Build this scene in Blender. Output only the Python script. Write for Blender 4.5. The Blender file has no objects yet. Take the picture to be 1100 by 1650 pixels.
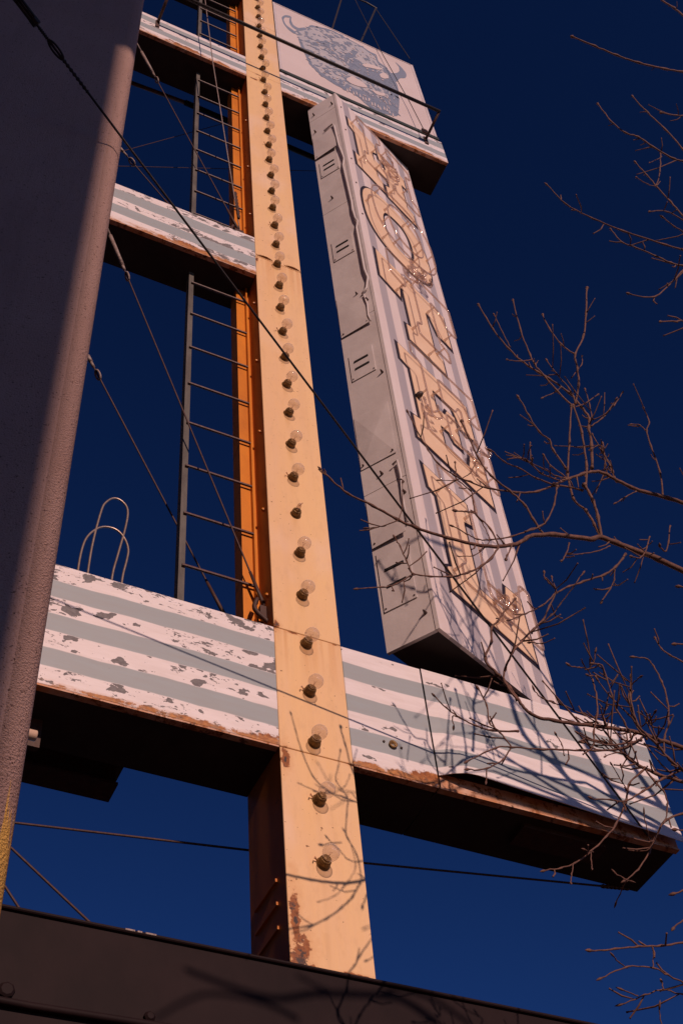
import bpy, bmesh, math, random
from mathutils import Vector, Matrix, noise as mnoise
from mathutils.geometry import tessellate_polygon
random.seed(7)
V = Vector
sc = bpy.context.scene
# ------------------------------------------------------------------ camera
# rows of M: camera right, camera down, camera forward in world axes
M = Matrix(((0.90171989, -0.42583684, -0.07459376),
            (0.29437052, 0.73114435, -0.61544613),
            (0.31661844, 0.53300181, 0.78464121)))
FPX = 2091.43                       # focal length in pixels of a 1100 x 1650 frame
cam = bpy.data.cameras.new('camera'); camo = bpy.data.objects.new('camera', cam)
sc.collection.objects.link(camo)
r_, d_, f_ = M[0], M[1], M[2]
camo.matrix_world = Matrix(((r_[0], -d_[0], -f_[0], 0), (r_[1], -d_[1], -f_[1], 0), (r_[2], -d_[2], -f_[2], 0), (0, 0, 0, 1)))
cam.sensor_fit = 'VERTICAL'; cam.sensor_height = 36; cam.sensor_width = 36
cam.lens = FPX / 1650 * 36; cam.clip_start = 0.05; cam.clip_end = 3000
sc.camera = camo
# ------------------------------------------------------------------ sky and sun
SUN = V((-0.02, -1.0, 0.41)).normalized()
w = bpy.data.worlds.new('World'); sc.world = w; w.use_nodes = True
nt = w.node_tree; nt.nodes.clear()
sky = nt.nodes.new('ShaderNodeTexSky'); sky.sky_type = 'NISHITA'; sky.sun_disc = False
sky.sun_elevation = math.asin(SUN.z); sky.sun_rotation = math.atan2(SUN.x, SUN.y)
sky.altitude = 1600; sky.air_density = 1.0; sky.dust_density = 0.1; sky.ozone_density = 3.0
tint = nt.nodes.new('ShaderNodeMix'); tint.data_type = 'RGBA'; tint.blend_type = 'MULTIPLY'
tint.inputs[0].default_value = 1; tint.inputs[7].default_value = (0.175, 0.245, 0.355, 1)
bg = nt.nodes.new('ShaderNodeBackground'); bg.inputs[1].default_value = 0.06
wo = nt.nodes.new('ShaderNodeOutputWorld')
gm = nt.nodes.new('ShaderNodeGamma'); gm.inputs[1].default_value = 1.6; nt.links.new(sky.outputs[0], gm.inputs[0]); nt.links.new(gm.outputs[0], tint.inputs[6]); nt.links.new(tint.outputs[2], bg.inputs[0]); nt.links.new(bg.outputs[0], wo.inputs[0])
sl = bpy.data.lights.new('sun', 'SUN'); sl.energy = 3.3; sl.angle = math.radians(0.5); sl.color = (1.0, 0.69, 0.56)
so = bpy.data.objects.new('sun', sl); sc.collection.objects.link(so)
so.rotation_euler = SUN.to_track_quat('Z', 'Y').to_euler(); so.location = (0, -20, 10)
sc.view_settings.view_transform = 'Standard'; sc.view_settings.look = 'None'
sc.view_settings.exposure = 0; sc.view_settings.gamma = 1
sc.cycles.max_bounces = 6; sc.cycles.transparent_max_bounces = 16
sc.cycles.sample_clamp_indirect = 4
# ------------------------------------------------------------------ helpers
col = sc.collection
D = 3.8877
def ray(u, v):
    c = V(((u - 550) / FPX, (v - 825) / FPX, 1)); return M.transposed() @ c
def at(u, v, y):                     # a point of the photograph at the depth y where it stands
    r = ray(u, v); return r * (y / r.y)
def depth(p): return f_.dot(p)
def tag(o, label=None, cat=None, group=None, kind=None):
    if label: o['label'] = label
    if cat: o['category'] = cat
    if group: o['group'] = group
    if kind: o['kind'] = kind
    return o
def thing(name, loc, label, cat, group=None):
    o = bpy.data.objects.new(name, None); col.objects.link(o); o.location = loc; o.empty_display_size = .1
    return tag(o, label, cat, group)
def obj(name, bm, mat, parent=None, smooth=False, origin=None):
    bmesh.ops.recalc_face_normals(bm, faces=bm.faces)
    org = V((0, 0, 0))
    if parent is not None:
        q = parent
        while q is not None: org += V(q.location); q = q.parent
    else:
        org = V(origin) if origin is not None else org
    bmesh.ops.translate(bm, verts=bm.verts, vec=-org)
    me = bpy.data.meshes.new(name); bm.to_mesh(me); bm.free()
    if smooth:
        for p in me.polygons: p.use_smooth = True
    for m in (mat if isinstance(mat, list) else [mat]): me.materials.append(m)
    o = bpy.data.objects.new(name, me); col.objects.link(o)
    if parent is not None: o.parent = parent
    else: o.location = org
    return o
def quadbox(bm, pts, mi=0):          # 8 points: bottom 4 ccw, top 4 ccw
    vs = [bm.verts.new(p) for p in pts]
    for f in ((0, 3, 2, 1), (4, 5, 6, 7), (0, 1, 5, 4), (1, 2, 6, 5), (2, 3, 7, 6), (3, 0, 4, 7)):
        bm.faces.new([vs[i] for i in f]).material_index = mi
def box(bm, a, b):
    x0, y0, z0 = a; x1, y1, z1 = b
    quadbox(bm, [(x0, y0, z0), (x1, y0, z0), (x1, y1, z0), (x0, y1, z0), (x0, y0, z1), (x1, y0, z1), (x1, y1, z1), (x0, y1, z1)])
def boxo(name, a, b, mat, parent=None, bev=0):
    bm = bmesh.new(); box(bm, a, b)
    if bev: bmesh.ops.bevel(bm, geom=bm.edges[:], offset=bev, segments=1, affect='EDGES')
    return obj(name, bm, mat, parent)
def frame_at(t):
    t = t.normalized(); up = V((0, 0, 1)) if abs(t.z) < .9 else V((1, 0, 0))
    a = t.cross(up).normalized(); return a, t.cross(a).normalized()
def tube(bm, pts, rad, n=8, closed=False, caps=True):
    pts = [V(p) for p in pts]; N = len(pts)
    if not hasattr(rad, '__len__'): rad = [rad] * N
    rings = []; a = None
    for i, p in enumerate(pts):
        t = (pts[(i + 1) % N] - pts[i - 1]) if (closed or 0 < i < N - 1) else (pts[1] - pts[0] if i == 0 else pts[-1] - pts[-2])
        t.normalize()
        if a is None: a, b = frame_at(t)
        else:
            a = (a - t * a.dot(t)); a = a.normalized() if a.length > 1e-6 else frame_at(t)[0]; b = t.cross(a)
        rings.append([bm.verts.new(p + (a * math.cos(k * 2 * math.pi / n) + b * math.sin(k * 2 * math.pi / n)) * rad[i]) for k in range(n)])
    for i in range(N if closed else N - 1):
        A, B = rings[i], rings[(i + 1) % N]
        for k in range(n): bm.faces.new((A[k], A[(k + 1) % n], B[(k + 1) % n], B[k]))
    if caps and not closed:
        bm.faces.new(rings[0][::-1]); bm.faces.new(rings[-1])
def lathe(bm, base, axis, prof, n=16, cap=True):
    a, b = frame_at(axis); axis = axis.normalized(); rings = []
    for r, h in prof:
        rings.append([bm.verts.new(base + axis * h + (a * math.cos(k * 2 * math.pi / n) + b * math.sin(k * 2 * math.pi / n)) * max(r, 1e-4)) for k in range(n)])
    for A, B in zip(rings, rings[1:]):
        for k in range(n): bm.faces.new((A[k], A[(k + 1) % n], B[(k + 1) % n], B[k]))
    if cap: bm.faces.new(rings[0][::-1]); bm.faces.new(rings[-1])
def smoothpath(pts, sub=5, closed=False):
    pts = [V(p) for p in pts]; out = []; N = len(pts)
    for i in range(N if closed else N - 1):
        if closed: p0, p1, p2, p3 = pts[i - 1], pts[i], pts[(i + 1) % N], pts[(i + 2) % N]
        else: p0 = pts[max(i - 1, 0)]; p1 = pts[i]; p2 = pts[i + 1]; p3 = pts[min(i + 2, N - 1)]
        for k in range(sub):
            t = k / sub
            out.append(.5 * ((2 * p1) + (p2 - p0) * t + (2 * p0 - 5 * p1 + 4 * p2 - p3) * t * t + (3 * p1 - p0 - 3 * p2 + p3) * t ** 3))
    if not closed: out.append(pts[-1])
    return out
def rounded(poly, r=.012, seg=3):    # closed 2D polygon with rounded corners
    out = []; N = len(poly)
    for i in range(N):
        p = V(poly[i]); a = V(poly[i - 1]); b = V(poly[(i + 1) % N])
        ra = min(r, (a - p).length * .45, (b - p).length * .45)
        s = p + (a - p).normalized() * ra; e = p + (b - p).normalized() * ra
        for k in range(seg + 1):
            t = k / seg; out.append((1 - t) ** 2 * s + 2 * t * (1 - t) * p + t * t * e)
    return out
def offset(poly, d):                 # mitred offset of a counter-clockwise polygon, d > 0 outward
    N = len(poly); out = []
    area = sum(poly[i - 1][0] * poly[i][1] - poly[i][0] * poly[i - 1][1] for i in range(N))
    s = 1 if area > 0 else -1
    for i in range(N):
        p = V(poly[i]); a = (p - V(poly[i - 1])).normalized(); b = (V(poly[(i + 1) % N]) - p).normalized()
        na = V((a.y, -a.x)) * s; nb = V((b.y, -b.x)) * s; m = na + nb
        if m.length < 1e-4: out.append(p + na * d); continue
        m.normalize(); k = d / max(m.dot(na), .35); out.append(p + m * k)
    return out
def prism(bm, poly3, nrm, th):       # planar (maybe concave) polygon pushed out along nrm by th, open at the back
    tri = tessellate_polygon([poly3])
    top = [bm.verts.new(V(p) + nrm * th) for p in poly3]; bot = [bm.verts.new(V(p)) for p in poly3]
    for t in tri:
        try: bm.faces.new([top[i] for i in t])
        except ValueError: pass
    N = len(poly3)
    for i in range(N): bm.faces.new((bot[i], bot[(i + 1) % N], top[(i + 1) % N], top[i]))
# ------------------------------------------------------------------ materials
class G:
    def __init__(s, name):
        s.m = bpy.data.materials.new(name); s.m.use_nodes = True; s.t = s.m.node_tree; s.n = s.t.nodes; s.n.clear()
        s.out = s.n.new('ShaderNodeOutputMaterial'); s.p = s.n.new('ShaderNodeBsdfPrincipled'); s.l(s.p.outputs[0], s.out.inputs[0])
        s.geo = s.n.new('ShaderNodeNewGeometry'); s.pos = s.geo.outputs['Position']
        x = s.n.new('ShaderNodeSeparateXYZ'); s.l(s.pos, x.inputs[0]); s.x, s.y, s.z = x.outputs
    def l(s, a, b): s.t.links.new(a, b)
    def set(s, inp, v):
        if isinstance(v, bpy.types.NodeSocket): s.l(v, inp)
        else: inp.default_value = v
    def ma(s, op, a, b=0., c=None, clamp=False):
        n = s.n.new('ShaderNodeMath'); n.operation = op; n.use_clamp = clamp
        s.set(n.inputs[0], a); s.set(n.inputs[1], b)
        if c is not None: s.set(n.inputs[2], c)
        return n.outputs[0]
    def vec(s, x, y, z):
        n = s.n.new('ShaderNodeCombineXYZ'); s.set(n.inputs[0], x); s.set(n.inputs[1], y); s.set(n.inputs[2], z); return n.outputs[0]
    def scale(s, sx, sy, sz, off=0.):
        n = s.n.new('ShaderNodeMapping'); s.l(s.pos, n.inputs[0]); n.inputs[3].default_value = (sx, sy, sz); n.inputs[1].default_value = (off, off * .7, off * 1.3); return n.outputs[0]
    def noise(s, vec, sc_=1., det=4., rough=.55, dist=0.):
        n = s.n.new('ShaderNodeTexNoise'); s.l(vec, n.inputs['Vector']); n.inputs['Scale'].default_value = sc_
        n.inputs['Detail'].default_value = det; n.inputs['Roughness'].default_value = rough; n.inputs['Distortion'].default_value = dist; return n.outputs[0]
    def step(s, v, lo, hi):
        n = s.n.new('ShaderNodeMapRange'); n.clamp = True; s.set(n.inputs[0], v); n.inputs[1].default_value = lo; n.inputs[2].default_value = hi; return n.outputs[0]
    def mix(s, f, a, b, mode='MIX'):
        n = s.n.new('ShaderNodeMix'); n.data_type = 'RGBA'; n.blend_type = mode; s.set(n.inputs[0], f)
        for i, v in ((6, a), (7, b)):
            s.set(n.inputs[i], v if isinstance(v, bpy.types.NodeSocket) else (*v, 1) if len(v) == 3 else v)
        return n.outputs[2]
    def bump(s, h, st=.3, d=.01):
        n = s.n.new('ShaderNodeBump'); n.inputs['Strength'].default_value = st; n.inputs['Distance'].default_value = d; s.l(h, n.inputs['Height']); s.l(n.outputs[0], s.p.inputs['Normal'])
    def fin(s, c, rough=.5, metal=0., spec=.4):
        s.set(s.p.inputs['Base Color'], c if isinstance(c, bpy.types.NodeSocket) else (*c, 1)); s.set(s.p.inputs['Roughness'], rough)
        s.p.inputs['Metallic'].default_value = metal; s.p.inputs['Specular IOR Level'].default_value = spec; return s.m
RUST1 = (.20, .055, .012); RUST2 = (.36, .12, .025)
WHITE = (.80, .725, .735); GREY = (.33, .375, .40)
def rustcol(g, off=0.):
    n = g.noise(g.scale(1, 1, 1, off), 42, 5, .75); n2 = g.noise(g.scale(1, 1, 1, off + 3), 15, 4, .7); return g.mix(g.step(n2, .52, .62), g.mix(g.step(n, .35, .65), RUST1, RUST2), (.06, .03, .022))
def spots(g, lst, coord='x', wob=.09, nsc=14):
    """union of ragged blotches (a, z, half width, half height) in the face plane"""
    n = g.noise(g.scale(1, 1, 1, 3.1), nsc, 6, .7); res = None
    for a, z, wa, wz in lst:
        da = g.ma('DIVIDE', g.ma('SUBTRACT', getattr(g, coord), a), wa); dz = g.ma('DIVIDE', g.ma('SUBTRACT', g.z, z), wz)
        d = g.ma('SQRT', g.ma('ADD', g.ma('MULTIPLY', da, da), g.ma('MULTIPLY', dz, dz)))
        v = g.ma('SUBTRACT', 1., d); res = v if res is None else g.ma('MAXIMUM', res, v)
    return g.ma('ADD', res, g.ma('MULTIPLY', g.ma('SUBTRACT', n, .5), 3.2))
def striped(name, z0, z1, bands, chip=.6, chipx=(9, 30), rustspots=(), rustedge=.05, seed=0., xfade=None, wob=.02):
    g = G(name); H = z1 - z0
    wv = g.noise(g.scale(1.3, 0, .6, seed), 1.6, 3, .6)
    zz = g.ma('ADD', g.ma('DIVIDE', g.ma('SUBTRACT', g.z, z0), H), g.ma('MULTIPLY', g.ma('SUBTRACT', wv, .5), wob / H * 2))
    mask = None                       # 1 inside grey bands
    for a, b in bands:
        m = g.ma('MULTIPLY', g.step(zz, a - .004, a + .004), g.ma('SUBTRACT', 1., g.step(zz, b - .004, b + .004)))
        mask = m if mask is None else g.ma('ADD', mask, m)
    big = g.noise(g.scale(1, 1, 1, seed + 2), 2.2, 3, .6)
    dirt = g.noise(g.scale(1.2, 1, 9, seed + 5), 3, 6, .7)
    wht = g.mix(g.step(dirt, .35, .8), WHITE, (.68, .60, .59)); gry = g.mix(g.step(dirt, .3, .8), GREY, (.325, .335, .345))
    c = g.mix(mask, wht, gry)
    cn = g.noise(g.scale(chipx[0], 1, chipx[1], seed), 1., 7, .72, .4)
    fine = g.noise(g.scale(1, 1, 1.6, seed + 9), 42, 3, .6)
    cv = g.ma('ADD', cn, g.ma('MULTIPLY', g.ma('SUBTRACT', big, .5), .55)); cv = g.ma('ADD', cv, g.ma('MULTIPLY', g.ma('SUBTRACT', fine, .5), .16))
    cv = g.ma('SUBTRACT', cv, g.ma('MULTIPLY', mask, .16))
    if xfade: cv = g.ma('SUBTRACT', cv, g.ma('MULTIPLY', g.step(g.x, *xfade), .1))
    blob_ = g.noise(g.scale(.85, 1, 1.25, seed + 21), 13, 4, .55, .3); rowm = g.noise(g.scale(.35, 1, 1.2, seed + 31), 4, 2)
    cv2 = g.ma('SUBTRACT', g.ma('ADD', blob_, g.ma('MULTIPLY', g.ma('SUBTRACT', rowm, .5), .55)), g.ma('MULTIPLY', mask, .3))
    spk = g.noise(g.scale(.7, 1, 1.3, seed + 41), 48, 3, .6); cv3 = g.ma('SUBTRACT', g.ma('ADD', spk, g.ma('MULTIPLY', g.ma('SUBTRACT', g.ma('MAXIMUM', big, rowm), .5), .45)), g.ma('MULTIPLY', mask, .12))
    cm = g.ma('MAXIMUM', g.step(cv, chip + .055, chip + .07), g.ma('MAXIMUM', g.step(cv2, chip + .012, chip + .024), g.step(cv3, chip + .11, chip + .125)))
    c = g.mix(cm, c, g.mix(g.step(fine, .4, .6), (.20, .185, .19), (.15, .135, .14)))
    edge = g.ma('SUBTRACT', 1., g.step(g.ma('SUBTRACT', g.z, z0), 0, rustedge))
    en = g.noise(g.scale(3, 1, 10, seed + 4), 3.0, 7, .75)
    rv = g.ma('MULTIPLY', edge, g.step(en, .45, .62))
    rv = g.step(rv, .28, .42)
    if rustspots: rv = g.ma('MAXIMUM', rv, g.step(spots(g, rustspots), .05, .3))
    c = g.mix(rv, c, g.mix(g.step(fine, .48, .66), rustcol(g, seed), (.50, .19, .04)))
    c = g.mix(g.ma('MULTIPLY', g.step(g.ma('MULTIPLY', edge, g.step(en, .35, .6)), .05, .4), .45), c, (.56, .27, .11))
    hgt = g.ma('SUBTRACT', g.ma('MULTIPLY', g.noise(g.scale(1, 1, 1, seed), 2.5, 2), .6), g.ma('MULTIPLY', g.ma('MAXIMUM', cm, rv), .12))
    g.bump(hgt, .6, .014)
    return g.fin(c, g.ma('ADD', .42, g.ma('MULTIPLY', cm, .3)))
def plain(name, c1, c2=None, sc_=8., rough=.5, bump=.15, metal=0., rust=None, stretch=(1, 1, 1), spec=.4):
    g = G(name); c2 = c2 or tuple(x * .8 for x in c1)
    n = g.noise(g.scale(*stretch), sc_, 5, .6); c = g.mix(g.step(n, .3, .7), c1, c2)
    if rust: c = g.mix(g.step(g.noise(g.scale(1, 1, 1, 4), sc_ * 2, 7, .75), rust, rust + .06), c, rustcol(g))
    g.bump(n, bump, .01); return g.fin(c, rough, metal, spec)
seven = [(1 / 7, 2 / 7), (3 / 7, 4 / 7), (5 / 7, 6 / 7)]
five = [(.2, .42), (.6, .84)]
m_low_l = striped('peeling striped paint low', 3.848, 4.605, seven, chip=.565, rustspots=[(1.79, 3.865, .09, .05), (1.45, 3.86, .25, .02), (1.05, 3.86, .12, .014)], rustedge=.045, seed=1.3)
m_low_m = striped('striped paint middle', 3.848, 4.605, seven, chip=.675, rustspots=[(2.30, 3.855, .09, .03), (2.60, 3.875, .14, .05), (2.45, 3.86, .1, .03)], seed=5.1)
m_low_r = striped('striped paint right', 3.848, 4.605, seven, chip=.70, seed=8.7, rustedge=.01)
m_mid = striped('peeling striped paint mid', 8.22, 8.79, five, chip=.55, chipx=(8, 26), rustspots=[(1.35, 8.24, .22, .05), (1.7, 8.235, .16, .03)], seed=12.2, rustedge=.07)
m_top = striped('striped paint top', 12.18, 12.72, five, chip=.60, rustspots=[(1.25, 12.22, .22, .045), (1.6, 12.2, .12, .04), (2.5, 12.22, .16, .04), (3.25, 12.2, .2, .04), (3.7, 12.2, .2, .035)], seed=17.9, rustedge=.07)
def m_column():
    g = G('cream yellow column paint')
    n = g.noise(g.scale(1, 1, .25, 1), 1.3, 4, .6); n2 = g.noise(g.scale(1, 1, .15), 7, 5, .7)
    c = g.mix(g.step(n, .35, .7), (.82, .535, .262), (.77, .475, .245)); c = g.mix(g.ma('MULTIPLY', g.step(n2, .4, .75), .35), c, (.71, .48, .36))
    st = g.noise(g.scale(30, 1, .5), 1., 3, .5)      # rust runs below the seams
    r1 = g.ma('MULTIPLY', g.step(g.z, 4.25, 4.6), g.ma('SUBTRACT', 1., g.step(g.z, 4.6, 4.61))); r2 = g.ma('MULTIPLY', g.step(g.z, 7.9, 8.5), g.ma('SUBTRACT', 1., g.step(g.z, 8.5, 8.52)))
    rr = g.ma('MULTIPLY', g.ma('MAXIMUM', r1, r2), g.step(st, .42, .7)); c = g.mix(g.ma('MULTIPLY', rr, .55), c, (.55, .22, .05))
    fz = g.ma('FRACT', g.ma('DIVIDE', g.ma('SUBTRACT', g.z, 3.263), .3245)); vary = g.noise(g.vec(0., 0., g.ma('FLOOR', g.ma('DIVIDE', g.ma('SUBTRACT', g.z, 3.263), .3245))), 3.7, 1)
    runx = g.ma('ADD', g.x, g.ma('MULTIPLY', g.ma('SUBTRACT', n2, .5), .02))
    run = g.ma('MULTIPLY', g.step(fz, .55, .93), g.ma('SUBTRACT', 1., g.step(g.ma('ABSOLUTE', g.ma('SUBTRACT', runx, 2.012)), .004, .022)))
    c = g.mix(g.ma('MULTIPLY', g.ma('MULTIPLY', run, g.step(vary, .35, .7)), .7), c, (.56, .30, .09))
    vs_ = g.noise(g.scale(16, 1, .22, 5), 1., 4, .6); c = g.mix(g.ma('MULTIPLY', g.step(vs_, .52, .72), .22), c, (.60, .37, .20))
    gr = g.noise(g.scale(1, 1, .35, 14), 19, 7, .78); c = g.mix(g.ma('MULTIPLY', g.step(gr, .52, .78), .4), c, (.50, .30, .16))
    pw = g.noise(g.scale(1, 1, .6, 9), 2.1, 3, .6); c = g.mix(g.ma('MULTIPLY', g.step(pw, .55, .68), .35), c, (.80, .60, .50))
    sp = spots(g, [(1.90, 2.80, .05, .12), (1.885, 2.97, .025, .16), (2.04, 2.765, .08, .012), (2.14, 2.775, .07, .012), (1.878, 3.79, .022, .07), (1.87, 4.62, .018, .03), (1.865, 8.45, .01, .05), (2.20, 3.84, .02, .01), (1.95, 4.60, .03, .008), (2.18, 4.6, .02, .008), (1.98, 12.34, .05, .012), (1.93, 12.18, .04, .02)], nsc=22)
    halo = g.step(sp, -.9, .4); c = g.mix(g.ma('MULTIPLY', halo, .35), c, (.52, .2, .05)); c = g.mix(g.step(sp, .1, .28), c, rustcol(g)); c = g.mix(g.step(sp, .75, .9), c, (.05, .028, .022))
    fine = g.noise(g.scale(1, 1, 1), 55, 2); c = g.mix(g.step(fine, .71, .74), c, (.25, .12, .05))
    g.bump(g.ma('ADD', g.noise(g.scale(1, 1, .5), 3.4, 2), g.ma('MULTIPLY', n2, .15)), .6, .016)
    return g.fin(c, .42)
m_col = m_column()
m_orange = plain('orange channel paint', (.68, .22, .005), (.50, .145, .004), 6, .45, .1, rust=.66, stretch=(1, 1, .4))
m_orange_shade = plain('orange paint shaded side', (.64, .21, .03), (.42, .12, .018), 5, .5, .15, rust=.62, stretch=(1, 1, .4))  # same orange paint, separate copy toned for the sides in shade
m_soffit = plain('dark sheet metal underside', (.05, .035, .03), (.03, .02, .02), 6, .8, .2, rust=.7)  # plain dark brown for casings and undersides
m_rustedge = plain('rusty bottom flange', (.50, .17, .035), (.62, .42, .33), 8, .6, .5, rust=.52)
m_dark = plain('dark rusty steel', (.045, .022, .018), (.08, .03, .02), 30, .6, .3)
m_black = plain('black rubber cable', (.02, .015, .015), (.03, .02, .02), 40, .6, .3)
m_rod = plain('weathered grey rod', (.34, .26, .24), (.16, .11, .09), 60, .5, .3)
m_galv = plain('weathered galvanised rail', (.13, .115, .10), (.06, .05, .042), 14, .5, .2, stretch=(1, 1, .3))
m_rung = plain('brown ladder rung', (.13, .06, .05), (.08, .035, .03), 40, .5, .2)
m_wire = plain('rusty steel wire', (.08, .035, .03), (.045, .02, .02), 50, .6, .3)
m_alu = plain('dull aluminium tube', (.42, .33, .28), (.3, .22, .18), 40, .35, .1, metal=.6)
m_gap_shade = plain('dark green gap shade', (.035, .05, .045), (.02, .03, .03), 20, .5, .2)  # dark colour stands for the shade in the gap below the bison panel
m_bolt = plain('dark bolt', (.05, .03, .025), (.1, .06, .05), 80, .5, .3)
m_black_paint = plain('black letter outline paint', (.018, .014, .022), (.035, .025, .04), 30, .5, .1)
m_letter = plain('peach letter paint', (.86, .63, .45), (.80, .55, .37), 6, .45, .12)
m_brass = plain('tarnished brass socket', (.34, .20, .07), (.11, .055, .02), 60, .35, .5, metal=.25)
m_plate = plain('weathered grey blade paint', (.62, .56, .55), (.52, .46, .45), 4, .55, .5, rust=.8)
m_frame = plain('white panel frame', (.62, .56, .57), (.5, .42, .42), 9, .5, .2)
m_slit = plain('painted dark louvre slit', (.012, .01, .01), (.02, .015, .015), 20, .8, 0)  # solid black in place of the shade inside a slit
def m_pillar():
    g = G('sprayed stucco')
    n = g.noise(g.scale(1, 1, 1), 230, 3, .75); v = g.n.new('ShaderNodeTexVoronoi'); g.l(g.pos, v.inputs['Vector']); v.inputs['Scale'].default_value = 170
    b = g.noise(g.scale(1, 1, 1), 2, 3)
    c = g.mix(g.step(b, .3, .7), (.47, .30, .26), (.41, .25, .215)); c = g.mix(g.step(n, .60, .66), c, (.16, .085, .07)); big_ = g.noise(g.scale(1, 1, 1, 3), 95, 3, .6); c = g.mix(g.step(big_, .64, .68), c, (.13, .07, .06))
    dirt_ = g.noise(g.scale(3, 3, .35, 6), 2.2, 5, .7); c = g.mix(g.ma('MULTIPLY', g.step(dirt_, .5, .75), .35), c, (.24, .15, .13))
    # yellow paint dripped down the stucco low on the wall
    st = g.noise(g.scale(26, 26, 1.1, 2), 1, 4, .6, .3); hz = g.ma('SUBTRACT', 1., g.step(g.z, 1.2, 1.95))
    d = g.step(g.ma('ADD', g.ma('MULTIPLY', st, 1.), g.ma('MULTIPLY', hz, .62)), .66, .69)
    d = g.ma('MULTIPLY', d, g.ma('SUBTRACT', 1., g.step(g.z, 1.86, 1.93)))
    c = g.mix(d, c, (.78, .44, .11))
    g.bump(g.ma('ADD', g.ma('MULTIPLY', n, 1.), g.ma('MULTIPLY', v.outputs[0], .6)), .55, .008)
    return g.fin(c, .85)
m_stucco = m_pillar()
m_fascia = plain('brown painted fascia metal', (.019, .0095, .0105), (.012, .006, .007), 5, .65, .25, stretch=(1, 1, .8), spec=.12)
m_ground = plain('warm bounce ground', (.20, .115, .08), (.15, .085, .06), 3, .9, .3)  # unseen ground, coloured to bounce warm fill light upward
def m_glass_(name, tint, fac, rough=.03, edge=.55, dcol=(.5, .4, .34), pw_=1.):
    g = G(name); g.n.remove(g.p)
    tr = g.n.new('ShaderNodeBsdfTransparent'); tr.inputs[0].default_value = (*tint, 1); gl = g.n.new('ShaderNodeBsdfGlossy'); gl.inputs[1].default_value = rough; gl.inputs[0].default_value = (.9, .85, .8, 1)
    df = g.n.new('ShaderNodeBsdfDiffuse'); df.inputs[0].default_value = (*dcol, 1)
    lw = g.n.new('ShaderNodeLayerWeight'); lw.inputs[0].default_value = .35
    m1 = g.n.new('ShaderNodeMixShader'); g.l(g.ma('ADD', fac, g.ma('MULTIPLY', g.ma('POWER', lw.outputs[1], pw_), edge), clamp=True), m1.inputs[0]); g.l(tr.outputs[0], m1.inputs[1])
    m2 = g.n.new('ShaderNodeMixShader'); m2.inputs[0].default_value = .45; g.l(df.outputs[0], m2.inputs[1]); g.l(gl.outputs[0], m2.inputs[2]); g.l(m2.outputs[0], m1.inputs[2])
    g.l(m1.outputs[0], g.out.inputs[0]); return g.m
m_bulb = m_glass_('clear bulb glass', (.96, .93, .91), .17, edge=1.0, dcol=(.80, .70, .64), pw_=2.6)
m_neon = m_glass_('unlit neon tube glass', (.90, .82, .77), .22, .08, dcol=(.66, .50, .43))
def m_bark():
    g = G('pale brown bark'); n = g.noise(g.scale(1, 1, 1), 60, 4, .7); n2 = g.noise(g.scale(1, 1, 1), 7, 3)
    c = g.mix(g.step(n, .35, .7), (.20, .095, .066), (.055, .024, .018)); c = g.mix(g.step(n2, .4, .7), c, (.11, .052, .038)); g.bump(n, .5, .004); return g.fin(c, .75)
m_bark_ = m_bark()
# ------------------------------------------------------------------ setting
bm = bmesh.new(); box(bm, (-300, -300, -1.9), (300, 300, -1.6)); tag(obj('ground', bm, m_ground), kind='structure')
# stucco wall with a rounded corner, close to the left of the camera
bm = bmesh.new(); prof = []
NA = V((.16, .987)).normalized(); FT = V((.987, -.16)).normalized()   # the near face is turned a little
cr = .06; KC = V((.432 - cr, 2.14 + cr * .9))
for k in range(13):
    a = math.radians(-99 + 99 * k / 12); prof.append((KC.x + cr * math.cos(a), KC.y + cr * math.sin(a)))
prof += [(.432, 9.0), (-1.6, 9.0), (-1.6, KC.y - cr + .32)]
lo = [bm.verts.new((x - .012, y, -1.6)) for x, y in prof]; hi = [bm.verts.new((x + .050, y, 17.)) for x, y in prof]   # the wall leans a hair
for i in range(len(prof)): bm.faces.new((lo[i], lo[(i + 1) % len(prof)], hi[(i + 1) % len(prof)], hi[i]))
bm.faces.new(hi); bm.faces.new(lo[::-1])
wall = obj('stucco_wall', bm, m_stucco, origin=(-.4, 2.6, -1.6))
for p in wall.data.polygons: p.use_smooth = abs(p.normal.z) < .5 and p.area < 1.2
tag(wall, 'tall mauve stucco wall with rounded corner and yellow paint drips, half in shade', 'wall')
# unseen building added behind the camera to shade most of that wall
b = thing('added_shade_building', (-6, -6, -1.6), 'plain unseen building added behind the camera to shade the stucco wall', 'building')
boxo('wall', (-14, -8, -1.6), (.170, -4, 13.4), plain('shade building render', (.22, .15, .12)), b)
boxo('shade_cornice', (-14, -8, 10.5), (.50, -3.9, 13.5), plain('cornice stone', (.25, .2, .17)), b)  # overhang shaped to shade the upper end of the lit strip
# fascia of the low roof under the sign
f = thing('roof_fascia', (2.5, 3.86, 1.2), 'dark brown metal roof fascia under the foot of the column', 'roof')
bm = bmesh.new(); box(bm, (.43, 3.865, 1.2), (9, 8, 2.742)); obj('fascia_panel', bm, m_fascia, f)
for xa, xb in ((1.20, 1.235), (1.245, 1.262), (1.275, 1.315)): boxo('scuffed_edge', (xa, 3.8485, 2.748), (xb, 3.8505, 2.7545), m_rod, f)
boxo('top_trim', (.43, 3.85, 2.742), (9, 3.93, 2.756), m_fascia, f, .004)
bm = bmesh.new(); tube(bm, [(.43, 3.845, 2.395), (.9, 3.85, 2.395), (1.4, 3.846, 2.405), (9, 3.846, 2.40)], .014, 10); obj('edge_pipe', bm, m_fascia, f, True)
bm = bmesh.new()
q = at(10, 1597, 3.865); lathe(bm, V((q.x, 3.866, q.z)), V((0, -1, 0)), [(.030, 0), (.028, .012), (.02, .018)], 8); obj('bolt', bm, m_fascia, f)
bm = bmesh.new()
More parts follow.
